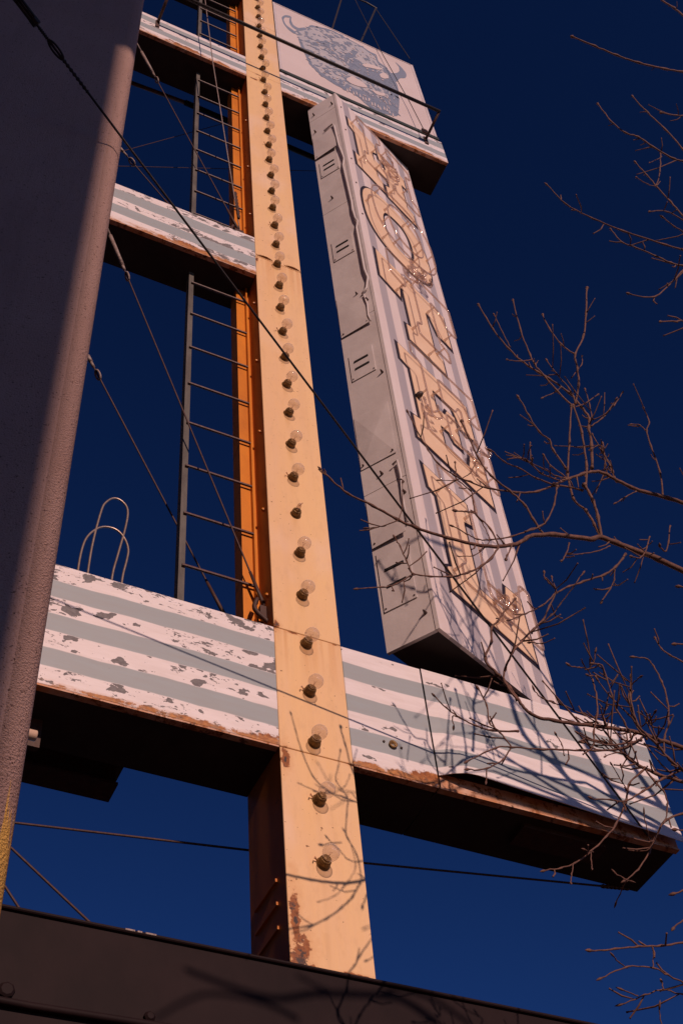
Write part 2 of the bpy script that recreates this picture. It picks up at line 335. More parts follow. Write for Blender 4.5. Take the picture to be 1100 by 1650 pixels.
q = at(240, 1641, 3.865); lathe(bm, V((q.x, 3.866, q.z)), V((0, -1, 0)), [(.022, 0), (.02, .014), (.012, .022)], 8); obj('bolt', bm, m_fascia, f)
# ------------------------------------------------------------------ the column with its bulbs
CX0, CX1, YB = 1.856, 2.212, 4.05
colm = thing('sign_column', (2.03, 4.05, 2.75), 'tall cream yellow column carrying a row of bare light bulbs up its face', 'column')
def face_panel(name, x0, x1, z0, z1, mat, parent, y=D, n=1, th=.012, warp=0.):
    bm = bmesh.new(); box(bm, (x0, y, z0), (x1, y + th, z1)); bmesh.ops.bevel(bm, geom=bm.edges[:], offset=.0025, segments=1, affect='EDGES')
    return obj(name, bm, mat, parent)
cuts = [2.756, 3.845, 4.608, 8.50, 12.35, 13.9, 17.0]
for a, b2 in zip(cuts, cuts[1:]): face_panel('face_panel', CX0, CX1, a + .002, b2 - .002, m_col, colm)
# sides: deep below the low beam, shallow with a ladder channel above it
boxo('lower_casing', (CX0 + .003, D + .013, 2.70), (CX1 - .003, 4.258, 4.59), m_orange_shade, colm)
boxo('upper_casing', (CX0 + .003, D + .013, 4.591), (CX1 - .003, YB, 17.0), m_orange_shade, colm)
boxo('side_channel', (CX0 - .088, YB, 3.9), (CX1, YB + .10, 17), m_orange, colm)
boxo('channel_lip', (CX0 - .028, YB - .03, 3.9), (CX0 - .018, YB, 17), m_orange, colm)
for z in (4.9, 5.6, 6.35, 7.15, 7.9, 9.3, 10.2, 11.2): bm = bmesh.new(); lathe(bm, V((CX0 + .003, 3.95, z)), V((-1, 0, 0)), [(.012, 0), (.011, .012), (.004, .016)], 8); obj('side_bolt', bm, m_orange, colm)
for k in range(3):                     # rusted louvres on the lower flank
    bm = bmesh.new(); box(bm, (CX0 - .006, 3.98, 2.98 + .11 * k), (CX0 + .004, 4.2, 2.995 + .11 * k)); obj('louvre', bm, m_orange_shade, colm)
# buckled joint strip half way up
for xs in ((1.862, 1.99), (2.08, 2.208)):
    bm = bmesh.new(); n = 8
    for k in range(n):
        a = xs[0] + (xs[1] - xs[0]) * k / n; c2 = xs[0] + (xs[1] - xs[0]) * (k + 1) / n
        ha = math.sin(math.pi * k / n) * .012; hb = math.sin(math.pi * (k + 1) / n) * .012
        v = [bm.verts.new(p) for p in ((a, D - .001, 8.548), (c2, D - .001, 8.548), (c2, D - .003 - hb, 8.51), (a, D - .003 - ha, 8.522))]
        bm.faces.new(v)
    bmesh.ops.remove_doubles(bm, verts=bm.verts, dist=.0005)
    obj('lifted_seam', bm, m_col, colm, True)
zs = [3.263 + .3215 * i for i in range(41)]
zk = [3.263, 3.588, 3.914, 4.222, 4.545, 4.895, 5.227, 5.559, 5.893, 6.222, 6.547, 6.870, 7.192, 7.514, 7.839, 8.156, 8.473, 8.787, 9.108, 9.412, 9.719, 10.03, 10.343, 10.657, 10.957]
while zk[-1] < 16.5: zk.append(zk[-1] + .315)
rnd = random.Random(5)
for i, z in enumerate(zk):
    ax = V((rnd.uniform(-.10, .10), -1, rnd.uniform(-.10, .10))).normalized(); base = V((2.021 + rnd.uniform(-.004, .004), D, z))
    bm = bmesh.new()
    lathe(bm, base, ax, [(.031, -.004), (.032, .003), (.0275, .005), (.028, .009), (.0255, .011), (.027, .014), (.0275, .017), (.0245, .019), (.026, .022), (.0265, .025), (.0235, .027), (.0235, .033), (.0185, .034), (.0185, .028)], 18)
    lathe(bm, base, ax, [(.0175, .026), (.0160, .036), (.0155, .039)], 12)
    sk = obj('bulb_socket', bm, m_brass, colm, True)
    broken = (i == 7)
    if i % 5 == 3 or i < 2:            # bent wire or tab sticking out of the base ring
        bm = bmesh.new(); s = base + V((-.03, -.006, .004)); tube(bm, [s, s + V((-.014, -.012, .008)), s + V((-.018, -.016, -.004))], .0028, 5); obj('bent_tab', bm, m_rustedge, sk)
    bm = bmesh.new()
    if not broken:
        R = .0365; prof = [(.0160, .034), (.0165, .040)]
        for k in range(4, 15):
            a = math.pi * (1 - k / 15.) if 0 else math.pi * k / 15.
            prof.append((R * math.sin(a) if k > 4 else .024, .074 - R * math.cos(a)))
        prof.append((.001, .074 + R))
        lathe(bm, base, ax, prof, 22, cap=False); obj('bulb_glass', bm, m_bulb, sk, True)
        bm = bmesh.new(); lathe(bm, base, ax, [(.005, .038), (.0035, .052), (.0012, .062)], 8); st = base + ax * .062
        tube(bm, [st, st + V((-.008, -.008, .004)), st + V((.008, -.010, .004)), st], .0011, 4, caps=False); obj('filament_stem', bm, m_neon, sk)
    else:
        lathe(bm, base, ax, [(.0135, .050), (.010, .070), (.005, .078)], 10); tube(bm, [base + ax * .06, base + ax * .085 + V((.012, 0, .004))], .003, 5)
        tag(obj('bulb_stub', bm, m_neon, sk, True), 'jagged stub of a broken bulb')
# ------------------------------------------------------------------ crossbeams
def beam(nm, label, z0, z1, spans, depth_, z_col=None, lip=.03):
    t = thing(nm, (spans[0][0], D, z0), label, 'crossbeam')
    for i, (x0, x1, mat) in enumerate(spans): face_panel('striped_panel', x0 + .001, x1 - .001, z0, z1, mat, t)
    segs = [(spans[0][0], CX0 + .004)] + ([(CX1 + .001, spans[-1][1])] if spans[-1][1] > CX1 else [])
    for x0, x1 in segs:
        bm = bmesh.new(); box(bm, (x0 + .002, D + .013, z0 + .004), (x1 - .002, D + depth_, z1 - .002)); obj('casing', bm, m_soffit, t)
        boxo('bottom_lip', (x0 + .004, D + .0005, z0 - .010), (x1 - .008, D + .035, z0 - .001), m_rustedge, t)
    return t
lowb = beam('crossbeam', 'deep lowest crossbeam with peeling white and grey stripes', 3.848, 4.605, [(.43, CX0, m_low_l), (CX1, 2.652, m_low_m)], .375)
# the right-hand end panel is loose and bulges away at its lower edge
bm = bmesh.new(); x0, x1 = 2.656, 3.995; nx, nz = 24, 8; gridv = []
for j in range(nz + 1):
    row = []
    for i in range(nx + 1):
        u = i / nx; v = j / nz; x = x0 + (x1 - x0) * u; sag = .075 * math.sin(min(1, u / .12) * math.pi / 2) * (1 - .5 * u)
        zb = 3.848 + .065 * (1 - u * .85) * (1 - v); y = D - .004 - sag * (1 - v) ** 2.2 - .004 * mnoise.noise(V((x * 3, v * 2, 1)))
        row.append(bm.verts.new((x, y, zb + (4.605 - zb) * v)))
    gridv.append(row)
for j in range(nz):
    for i in range(nx): bm.faces.new((gridv[j][i], gridv[j][i + 1], gridv[j + 1][i + 1], gridv[j + 1][i]))
bk = [[bm.verts.new(v.co + V((0, .004, 0))) for v in row] for row in gridv]
for j in range(nz):
    for i in range(nx): bm.faces.new((bk[j][i], bk[j + 1][i], bk[j + 1][i + 1], bk[j][i + 1]))
for i in range(nx):
    bm.faces.new((gridv[0][i], bk[0][i], bk[0][i + 1], gridv[0][i + 1])); bm.faces.new((gridv[nz][i], gridv[nz][i + 1], bk[nz][i + 1], bk[nz][i]))
for j in range(nz):
    bm.faces.new((gridv[j][0], gridv[j + 1][0], bk[j + 1][0], bk[j][0])); bm.faces.new((gridv[j][nx], bk[j][nx], bk[j + 1][nx], gridv[j + 1][nx]))
obj('loose_striped_panel', bm, m_low_r, lowb)
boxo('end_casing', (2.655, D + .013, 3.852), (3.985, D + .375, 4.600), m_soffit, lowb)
boxo('bottom_lip', (2.655, D + .0005, 3.838), (3.985, D + .035, 3.847), m_rustedge, lowb)
bm = bmesh.new(); box(bm, (2.66, D + .002, 3.849), (3.98, D + .0125, 3.93)); obj('rusty_flange', bm, m_rustedge, lowb)
bm = bmesh.new()                        # holed socket and two screws on the middle panel
q = at(632, 1201, D); lathe(bm, V((q.x, D, q.z)), V((0, -1, 0)), [(.012, -.01), (.020, .001), (.022, .012), (.013, .013), (.012, -.008)], 14); obj('empty_socket', bm, m_brass, lowb, True)
for dx, dz in ((-.045, .008), (.045, -.004)): bm = bmesh.new(); lathe(bm, V((q.x + dx, D, q.z + dz)), V((0, -1, 0)), [(.007, -.002), (.006, .006), (.003, .008)], 8); obj('screw', bm, m_bolt, lowb)
bm = bmesh.new(); q = at(945, 1360, 4.1)
box(bm, (3.15, 3.98, 3.825), (3.62, 4.12, 3.851)); obj('lamp_tray', bm, m_dark, lowb)
midb = beam('crossbeam', 'narrow middle crossbeam with flaking stripes between wall and column', 8.22, 8.79, [(.43, CX0, m_mid)], .33)
topb = beam('crossbeam', 'upper striped crossbeam passing under the bison panel', 12.18, 12.70, [(.43, CX0, m_top), (CX1, 4.022, m_top)], .38)
upb = thing('crossbeam', (.43, D, 14.75), 'topmost dark crossbeam at the upper frame edge left of the column', 'crossbeam')
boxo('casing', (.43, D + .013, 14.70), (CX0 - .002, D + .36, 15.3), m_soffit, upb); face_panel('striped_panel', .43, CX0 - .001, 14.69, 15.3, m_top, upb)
# ------------------------------------------------------------------ bison panel
bp = thing('bison_panel', (3.1, 3.96, 12.74), 'pale rectangular panel painted with a blue grey bison head', 'sign')
PX0, PX1, PZ0, PZ1 = 2.222, 3.990, 12.775, 14.955
m_panel = plain('faded pale panel paint', (.66, .56, .54), (.60, .50, .48), 1.2, .45, .1)
m_bison = plain('faded slate blue paint', (.17, .21, .29), (.215, .24, .31), 6, .5, .1)
boxo('panel_face', (PX0 + .03, D + .006, PZ0 + .02), (PX1 - .03, D + .02, PZ1 - .02), m_panel, bp)
boxo('frame', (PX0, D + .021, PZ0), (PX1, D + .20, PZ1), m_frame, bp)
for nm_, a, b2 in (('frame_strip', (PX0, D, PZ0), (PX0 + .028, D + .02, PZ1)), ('frame_strip', (PX1 - .03, D, PZ0), (PX1, D + .02, PZ1)), ('frame_strip', (PX0 + .03, D, PZ1 - .018), (PX1 - .032, D + .02, PZ1))):
    boxo(nm_, a, b2, m_frame, bp, .003)
boxo('gap_shade_strip', (PX0, D - .012, 12.712), (PX1 + .005, D + .10, 12.772), m_gap_shade, bp, .004)  # dark strip painted in place of the shaded gap below the panel
Y8 = D + .0058
def r8(x, y): p = at(430 + x / 4.074, y / 4.074, Y8); return (p.x, p.z)
bison = bmesh.new(); layer = [0]
def blob(pts, dy=None):
    layer[0] += 1; p2 = rounded([r8(*p) for p in pts], .05, 3)
    prism(bison, [V((a, Y8, b_)) for a, b_ in p2], V((0, -1, 0)), .0015 + .00004 * layer[0])
def inside(x, y, poly):
    c = False
    for i in range(len(poly)):
        x1, y1 = poly[i - 1]; x2, y2 = poly[i]
        if (y1 > y) != (y2 > y) and x < (x2 - x1) * (y - y1) / (y2 - y1) + x1: c = not c
    return c
HEAD = [(175, 212), (205, 190), (255, 182), (290, 168), (335, 178), (385, 190), (440, 206), (500, 238), (560, 266), (622, 300), (680, 338), (712, 362), (735, 410), (790, 452), (815, 490), (850, 555), (856, 590), (868, 640), (880, 655), (866, 700), (858, 765), (800, 758), (740, 735), (690, 712), (640, 680), (600, 645), (548, 606), (505, 590), (450, 552), (400, 520), (360, 505), (318, 462), (300, 440), (275, 420), (262, 385), (248, 350), (228, 318), (215, 285), (205, 250)]
blob([(95, 112), (120, 98), (160, 106), (150, 118), (118, 112), (108, 130), (125, 165), (160, 190), (195, 215), (180, 225), (140, 195), (108, 155)])
blob([(148, 118), (162, 108), (158, 135), (172, 165), (205, 185), (250, 180), (262, 195), (210, 205), (165, 180), (146, 148)])
blob([(835, 402), (880, 440), (912, 480), (915, 500), (905, 515), (872, 512), (850, 540), (826, 520), (800, 478), (845, 482), (868, 470), (866, 440)])
p2_ = [r8(x + (560 - x) * .03, y + (470 - y) * .03) for x, y in HEAD]; nb_ = len(bison.faces)
prism(bison, [V((a, Y8, b_)) for a, b_ in p2_], V((0, -1, 0)), .0008); bison.faces.ensure_lookup_table()
for fc in bison.faces[nb_:]: fc.material_index = 2
# ragged rim of the mane
rr = random.Random(3)
def ring(i0, i1, w0, w1):
    A = HEAD[i0:i1]; cx, cy = 560, 470; inn = []
    for x, y in A:
        L = math.hypot(cx - x, cy - y); w_ = rr.uniform(w0, w1); inn.append((x + (cx - x) / L * w_, y + (cy - y) / L * w_))
    outp = []
    for (x, y) in A: outp.append((x + rr.uniform(-6, 6), y + rr.uniform(-6, 6)))
    blob(outp + inn[::-1])
ring(0, 14, 5, 14); ring(13, 18, 16, 30); ring(20, 39, 12, 30)
ring(30, 39, 10, 30)
blob([(540, 395), (580, 385), (610, 400), (650, 440), (700, 455), (745, 470), (800, 500), (835, 560), (850, 600), (790, 600), (730, 560), (670, 545), (620, 500), (560, 470), (535, 430)])
blob([(500, 590), (520, 545), (580, 585), (650, 600), (700, 640), (770, 650), (830, 600), (868, 640), (866, 700), (858, 765), (800, 758), (740, 720), (690, 690), (640, 665), (590, 620)])
blob([(560, 330), (600, 340), (560, 385), (520, 372), (500, 340), (530, 350)])
for _ in range(1500):                     # hair strokes
    x = rr.uniform(200, 860); y = rr.uniform(170, 760)
    if not inside(x, y, HEAD): continue
    if rr.random() > .48 + .5 * min(1, max(0, (x + y * .9 - 520) / 560)) and not (abs(y - (150 + x * .42)) < 45 and x < 560): continue
    if 580 < x < 760 and 300 < y < 420 and rr.random() < .8: continue
    a = math.radians(30 + rr.uniform(-13, 13) + (x - 500) * .04); L = rr.uniform(14, 50); w_ = rr.uniform(2.6, 6.4)
    dx, dy = math.cos(a) * L / 2, math.sin(a) * L / 2; nx_, ny_ = -math.sin(a) * w_, math.cos(a) * w_
    layer[0] += 1
    p = [r8(x - dx, y - dy), r8(x + nx_, y + ny_), r8(x + dx, y + dy), r8(x - nx_, y - ny_)]
    prism(bison, [V((q[0], Y8, q[1])) for q in p], V((0, -1, 0)), .0015 + .00002 * (layer[0] % 110))
lite = bmesh.new()
def light(pts, k):
    p2 = rounded([r8(*p) for p in pts], .04, 3); prism(lite, [V((a, Y8, b_)) for a, b_ in p2], V((0, -1, 0)), .0058 + .00015 * k)
light([(735, 488), (765, 478), (790, 495), (800, 515), (770, 520), (745, 510)], 1); light([(620, 425), (650, 420), (690, 428), (760, 455), (740, 462), (680, 448), (640, 442)], 2)
light([(515, 520), (560, 500), (650, 560), (660, 580), (600, 570), (545, 550)], 3); light([(680, 590), (740, 610), (775, 615), (770, 635), (720, 625)], 4)
for k in range(16):
    x = 520 + k * 20 + rr.uniform(-5, 5); y = 582 + k * 11 + rr.uniform(-8, 10); light([(x, y - 10), (x + 7, y - 2), (x + 12, y + 16), (x + 3, y + 12)], 5 + k % 3)
for k in range(12):
    x = 800 + rr.uniform(-40, 50); y = 590 + rr.uniform(0, 140); light([(x, y - 12), (x + 5, y), (x + 8, y + 12), (x + 2, y + 4)], 5 + k % 3)
for k in range(150):
    x = rr.uniform(225, 850); y = rr.uniform(270, 700)
    if not inside(x, y, HEAD): continue
    a = math.radians(30 + rr.uniform(-20, 20) + (x - 500) * .05); L = rr.uniform(8, 26); w_ = rr.uniform(1.5, 3.6); dx, dy = math.cos(a) * L / 2, math.sin(a) * L / 2
    light([(x - dx, y - dy), (x - math.sin(a) * w_, y + math.cos(a) * w_), (x + dx, y + dy), (x + math.sin(a) * w_, y - math.cos(a) * w_)], rr.uniform(0, 6))
n0 = len(bison.faces); me_ = bpy.data.meshes.new('tmp'); lite.to_mesh(me_); lite.free(); bison.from_mesh(me_); bpy.data.meshes.remove(me_); bison.faces.ensure_lookup_table()
for fc in bison.faces[n0:]: fc.material_index = 1
obj('bison_emblem', bison, [m_bison, m_panel, plain('half faded blue paint', (.47, .44, .46), (.38, .38, .42), 5, .5, .1)], bp)
# brace bars on top of the panel
br = thing('brace_frame', (3.0, 4.0, 14.96), 'dark angle iron brace standing on the bison panel top edge', 'brace')
for pl, r in (([(535, 47), (553, -12)], .011), ([(581, 68), (605, 14)], .012), ([(560, -8), (590, 4), (607, 14)], .011), ([(605, 14), (660, 95)], .006)):
    bm = bmesh.new(); tube(bm, [at(u, v, D + .10) for u, v in pl], r, 6); obj('brace_bar', bm, m_black, br)
# ------------------------------------------------------------------ blade sign: HOTEL
MID = V((2.68774, 3.7004)); RT = V((3.65900, 4.09387)); LF = V((2.51684, 3.95693)); ZT, ZB = 12.17, 4.731
UR = (RT - MID).normalized(); LR = (RT - MID).length; UL = (LF - MID).normalized(); LL = (LF - MID).length; BK = LF + RT - MID
NR = V((UR.y, -UR.x, 0)); NL = V((-UL.y, UL.x, 0))
if NL.x > 0: NL = -NL
def fp(u, z, h=0.): return V((MID.x + UR.x * u, MID.y + UR.y * u, z)) + NR * h
def lp(u, z, h=0.): return V((MID.x + UL.x * u, MID.y + UL.y * u, z)) + NL * h
blade = thing('hotel_sign', (3.08, 4.0, ZB), 'tall striped blade sign spelling HOTEL in neon down its face', 'sign')
def m_blade():
    g = G('striped blade face'); u = g.ma('ADD', g.ma('MULTIPLY', g.ma('SUBTRACT', g.x, MID.x), UR.x), g.ma('MULTIPLY', g.ma('SUBTRACT', g.y, MID.y), UR.y))
    u = g.ma('ADD', u, g.ma('MULTIPLY', g.ma('SUBTRACT', g.noise(g.scale(1, 1, 1), 1.1, 2), .5), .02)); mask = None
    for a, b_ in ((.09, .18), (.285, .385), (.485, .58), (.68, .775), (.865, .955)):
        m = g.ma('MULTIPLY', g.step(u, a - .003, a + .003), g.ma('SUBTRACT', 1., g.step(u, b_ - .003, b_ + .003))); mask = m if mask is None else g.ma('ADD', mask, m)
    d = g.noise(g.scale(6, 6, .8), 1.4, 6, .7)
    c = g.mix(mask, g.mix(g.step(d, .35, .75), (.78, .68, .66), (.70, .58, .56)), g.mix(g.step(d, .3, .7), (.40, .365, .40), (.46, .41, .43)))
    ch = g.noise(g.scale(1, 1, .6, 8), 26, 4, .6); c = g.mix(g.step(ch, .74, .76), c, (.2, .12, .1)); g.bump(g.noise(g.scale(1, 1, .3), 3, 2), .25, .012); return g.fin(c, .45)
m_bl = m_blade()
def slab(name, a, b_, n_, z0, z1, th, mat, parent=blade):
    bm = bmesh.new(); n_ = V((n_.x, n_.y)); quadbox(bm, [(*p, z) for z in (z0, z1) for p in (a, b_, b_ - n_ * th, a - n_ * th)]); return obj(name, bm, mat, parent)
slab('striped_face', MID, RT, NR, ZB, ZT, .02, m_bl)
a = MID + UL * .004 - V((NR.x, NR.y)) * .0
zcut = [ZB, 6.05, 8.0, 9.85, 11.2, 11.85, ZT]
for z0, z1 in zip(zcut, zcut[1:]): slab('side_panel', MID + UL * .022, LF, NL, z0 + .003, z1 - .003, .02, m_plate)
bm = bmesh.new(); quadbox(bm, [(*p, z) for z in (ZB + .015, ZT - .01) for p in (MID + UL * .03 + UR * .03, RT - UR * .02 + UL * .03, BK - UR * .02 - UL * .01, LF + UR * .03 - UL * .01)]); obj('casing', bm, m_soffit, blade)
slab('corner_strip', MID + UL * .021, MID - UL * .0, NL, ZB, ZT, -.004, m_plate)
slab('edge_trim', RT, RT - UR * .008, NR, ZB, ZT, -.006, m_frame)
def louvre(u0, u1, z0, z1):
    bm = bmesh.new(); quadbox(bm, [lp(u, z, h) for z in (z0, z1) for u, h in ((u0, .001), (u1, .001), (u1, .007), (u0, .007))]); o = obj('vent_plate', bm, m_plate, blade)
    for k in range(2):
        bm = bmesh.new(); z = z0 + (z1 - z0) * (.35 + .28 * k); du = (u1 - u0) * .2; quadbox(bm, [lp(u, zz_, h) for zz_ in (z, z + .018) for u, h in ((u0 + du, .0075), (u1 - du, .0075), (u1 - du, .012), (u0 + du, .012))]); obj('slit', bm, m_slit, o)
    for u, z in ((u0 + .012, z0 + .02), (u1 - .012, z0 + .02)): bm = bmesh.new(); lathe(bm, lp(u, z, .006), NL, [(.006, 0), (.005, .005)], 6); obj('screw', bm, m_bolt, o)
for zc in (10.69, 9.14, 7.43): louvre(.09, .27, zc - .16, zc + .16)
louvre(.09, .285, 5.02, 5.50)
def flap(u0, u1, z0, z1, h, label=None, pyr=False):
    bm = bmesh.new(); c = [lp(u0, z0, .004 + h), lp(u1, z0, .004 + h * .5), lp(u1, z1, .004), lp(u0, z1, .004)]; vs = [bm.verts.new(p) for p in c]; bs = [bm.verts.new(p - NL * .003) for p in c]
    if pyr:
        m = bm.verts.new(lp((u0 + u1) / 2, (z0 + z1) / 2, .016))
        for i in range(4): bm.faces.new((vs[i], vs[(i + 1) % 4], m))
    else: bm.faces.new(vs)
    bm.faces.new(bs[::-1])
    for i in range(4): bm.faces.new((vs[i], bs[i], bs[(i + 1) % 4], vs[(i + 1) % 4]))
    o = obj('patch_plate', bm, m_plate, blade)
    for u, z in ((u0 + .02, z0 + .03), (u1 - .02, z0 + .03)): bm = bmesh.new(); lathe(bm, lp(u, z, .006), NL, [(.007, 0), (.006, .012)], 6); obj('screw', bm, m_bolt, o)
flap(.075, .30, 10.95, 11.45, .022); flap(.07, .30, 7.86, 8.42, .014); flap(.055, .30, 6.30, 6.86, .004, pyr=True); flap(.08, .30, 5.55, 6.02, .018)
for pts, r in (([(.17, 11.42), (.075, 11.47), (.065, 11.40), (.055, 10.95), (.035, 10.70), (.03, 10.62), (.05, 10.50), (.035, 9.75), (.04, 9.62), (.03, 9.45), (.016, 9.38), (.035, 9.28), (.035, 8.6), (.02, 8.45), (.045, 8.32), (.085, 8.27)], .009), ([(.075, 8.25), (.062, 8.1), (.07, 7.95), (.06, 7.86)], .006), ([(.09, 6.18), (.055, 6.2), (.05, 6.05), (.065, 5.85), (.06, 5.62)], .007)):
    bm = bmesh.new(); tube(bm, [lp(u, z, .018) for u, z in pts], r, 7); obj('conduit', bm, m_plate, blade, True)
for u, z in ((.25, 11.95), (.05, 11.95), (.26, 11.55), (.06, 8.18), (.05, 7.20), (.17, 6.17), (.06, 4.88), (.05, 5.9), (.13, 8.33), (.05, 6.0), (.2, 10.05)): bm = bmesh.new(); lathe(bm, lp(u, z, -.001), NL, [(.010, 0), (.009, .010), (.004, .03)], 7); obj('side_screw', bm, m_bolt, blade)
for z in (11.9, 11.35, 10.7, 10.2, 9.6): bm = bmesh.new(); lathe(bm, fp(.05, z, -.001), NR, [(.008, 0), (.007, .008)], 7); obj('face_screw', bm, m_bolt, blade)
# letters
def sell(cx, cz, rx, rz, e=2.6, n=44): return [(cx + rx * math.copysign(abs(math.cos(t)) ** (2 / e), math.cos(t)), cz + rz * math.copysign(abs(math.sin(t)) ** (2 / e), math.sin(t))) for t in [2 * math.pi * k / n for k in range(n)]]
LET = {
 'H': [(.13, 11.76), (.13, 11.58), (.20, 11.53), (.20, 10.97), (.14, 10.97), (.14, 10.72), (.48, 10.69), (.48, 10.90), (.42, 10.95), (.42, 11.12), (.60, 11.12), (.60, 10.95), (.54, 10.90), (.54, 10.67), (.90, 10.64), (.90, 10.86), (.82, 10.90), (.82, 11.40), (.89, 11.40), (.89, 11.62), (.53, 11.70), (.53, 11.48), (.60, 11.46), (.60, 11.32), (.42, 11.32), (.42, 11.50), (.49, 11.56), (.49, 11.76)],
 'T': [(.14, 9.09), (.13, 8.66), (.26, 8.62), (.34, 8.60), (.36, 8.80), (.41, 8.80), (.41, 8.22), (.35, 8.20), (.35, 7.99), (.74, 7.96), (.74, 8.16), (.66, 8.20), (.66, 8.78), (.72, 8.76), (.78, 8.56), (.93, 8.54), (.93, 9.03)],
 'E': [(.17, 7.72), (.17, 7.52), (.26, 7.49), (.26, 6.86), (.18, 6.84), (.18, 6.60), (.92, 6.54), (.92, 7.02), (.80, 7.02), (.74, 6.80), (.48, 6.82), (.48, 7.05), (.58, 7.05), (.62, 6.97), (.69, 6.97), (.69, 7.34), (.62, 7.34), (.58, 7.25), (.48, 7.25), (.48, 7.48), (.70, 7.47), (.76, 7.27), (.90, 7.27), (.90, 7.70)],
 'L': [(.17, 6.29), (.18, 6.08), (.25, 6.05), (.25, 5.40), (.20, 5.36), (.20, 5.18), (.93, 5.12), (.93, 5.66), (.80, 5.66), (.73, 5.38), (.48, 5.40), (.48, 6.02), (.56, 6.05), (.56, 6.25)],
}
def letter(ch, outer, inner=None):
    def ringp(poly, h): return [fp(p[0], p[1], h) for p in poly]
    def plate(bm, o_, i_, h, th):
        if i_ is None: prism(bm, ringp(o_, h), NR, th); return
        A = ringp(o_, h + th); B = ringp(i_, h + th); C = ringp(o_, h); n = len(A)
        a = [bm.verts.new(p) for p in A]; b_ = [bm.verts.new(p) for p in B]; c = [bm.verts.new(p) for p in C]; e = [bm.verts.new(p) for p in ringp(i_, h)]
        for k in range(n):
            j = (k + 1) % n; bm.faces.new((a[k], a[j], b_[j], b_[k])); bm.faces.new((c[k], c[j], a[j], a[k])); bm.faces.new((b_[k], b_[j], e[j], e[k]))
    bm = bmesh.new(); plate(bm, offset(outer, .006), offset(inner, -.006) if inner else None, .002, .004); lt = obj('letter_' + ch.lower(), bm, m_letter, blade)
    bm = bmesh.new(); plate(bm, [V((p[0] - .006, p[1] - .008)) for p in offset(outer, .030)], [V((p[0] - .006, p[1] - .006)) for p in offset(inner, -.030)] if inner else None, .0005, .002); obj('outline', bm, m_black_paint, lt)
    bm = bmesh.new(); h = .078; loops = [offset(outer, -.022)] + ([offset(inner, .022)] if inner else [])
    for lp_ in loops: tube(bm, ringp(rounded(lp_, .03, 4) if not inner else lp_, h), .0075, 7, closed=True)
    obj('neon_tube', bm, m_neon, lt, True)
    rl = random.Random(ord(ch))
    for lp_ in loops:
        n = len(lp_); per = max(1, n // 6)
        for k in range(rl.randrange(3), n, per):
            p = (V(lp_[k]) + V(lp_[(k + 1) % n])) / 2; bm = bmesh.new(); tube(bm, [fp(p.x, p.y, .004), fp(p.x, p.y, .03), fp(p.x, p.y, .032), fp(p.x, p.y, h)], [.011, .011, .0075, .0075], 7); obj('tube_support', bm, m_neon, lt)
    return lt
lts = {}
lts['H'] = letter('H', LET['H']); lts['O'] = letter('O', sell(.52, 9.90, .41, .55), sell(.54, 9.90, .19, .32)); lts['T'] = letter('T', LET['T']); lts['E'] = letter('E', LET['E']); lts['L'] = letter('L', LET['L'])
def coil(cx, cz, s, seed, lt):            # the doubled-back electrode ends of the tubing
    rl = random.Random(seed); bm = bmesh.new()
    for k in range(2):
        ox, oz = rl.uniform(-.04, .04) * s, rl.uniform(-.06, .06) * s; pts = []
        for i in range(9):
            t = i / 8 * math.pi * 2.4 + rl.uniform(0, 1); pts.append(fp(cx + ox + math.cos(t) * .035 * s + i * .006 * s, cz + oz + math.sin(t) * .045 * s - i * .012 * s, .03 + .008 * i + rl.uniform(-.008, .008)))
        tube(bm, smoothpath(pts, 3), .0085, 7)
    obj('electrode_coil', bm, m_neon, lt, True)
coil(.62, 9.36, 1.5, 1, lts['O']); coil(.5, 9.20, 1.5, 2, lts['T']); coil(.66, 9.30, 1.2, 9, lts['O']); coil(.55, 11.42, 1.2, 3, lts['H']); coil(.60, 11.2, 1., 4, lts['H'])
coil(.27, 7.05, 1.1, 5, lts['E']); coil(.80, 7.10, 1.2, 6, lts['E']); coil(.74, 6.85, 1., 8, lts['E']); coil(.55, 5.50, 1.5, 7, lts['L']); coil(.62, 5.42, 1.2, 10, lts['L'])
bm = bmesh.new(); lathe(bm, fp(.265, 7.15, .002), NR, [(.02, 0), (.022, .03), (.012, .05)], 10); obj('insulator', bm, m_bolt, lts['E'], True)
# ------------------------------------------------------------------ ladders
def ladder(zlo, zhi, rungs, label, loc):
    t = thing('ladder', loc, label, 'ladder', 'ladder sections up the back of the column'); xl, y = 1.443, 4.05
    bm = bmesh.new(); box(bm, (xl - .030, y - .012, zlo), (xl + .004, y - .004, zhi)); box(bm, (xl - .030, y - .004, zlo), (xl - .022, y + .04, zhi)); obj('rail', bm, m_galv, t)
    for z in rungs:
        bm = bmesh.new(); tube(bm, [(xl - .015, y - .020, z), (1.838, y - .020, z)], .0085, 8); obj('rung', bm, m_rung, t)
    return t
ladder(4.55, 8.19, [5.04 + .4275 * i for i in range(8)], 'ladder section between the lowest and the middle crossbeam', (1.44, 4.05, 4.55))
ladder(8.75, 12.15, [9.12 + .404 * i for i in range(8)], 'ladder section between the middle crossbeam and the upper striped one', (1.44, 4.05, 8.75))
ladder(12.7, 14.65, [12.85 + .41 * i for i in range(5)], 'highest ladder section, cut by the top edge of the photo', (1.44, 4.05, 12.7))
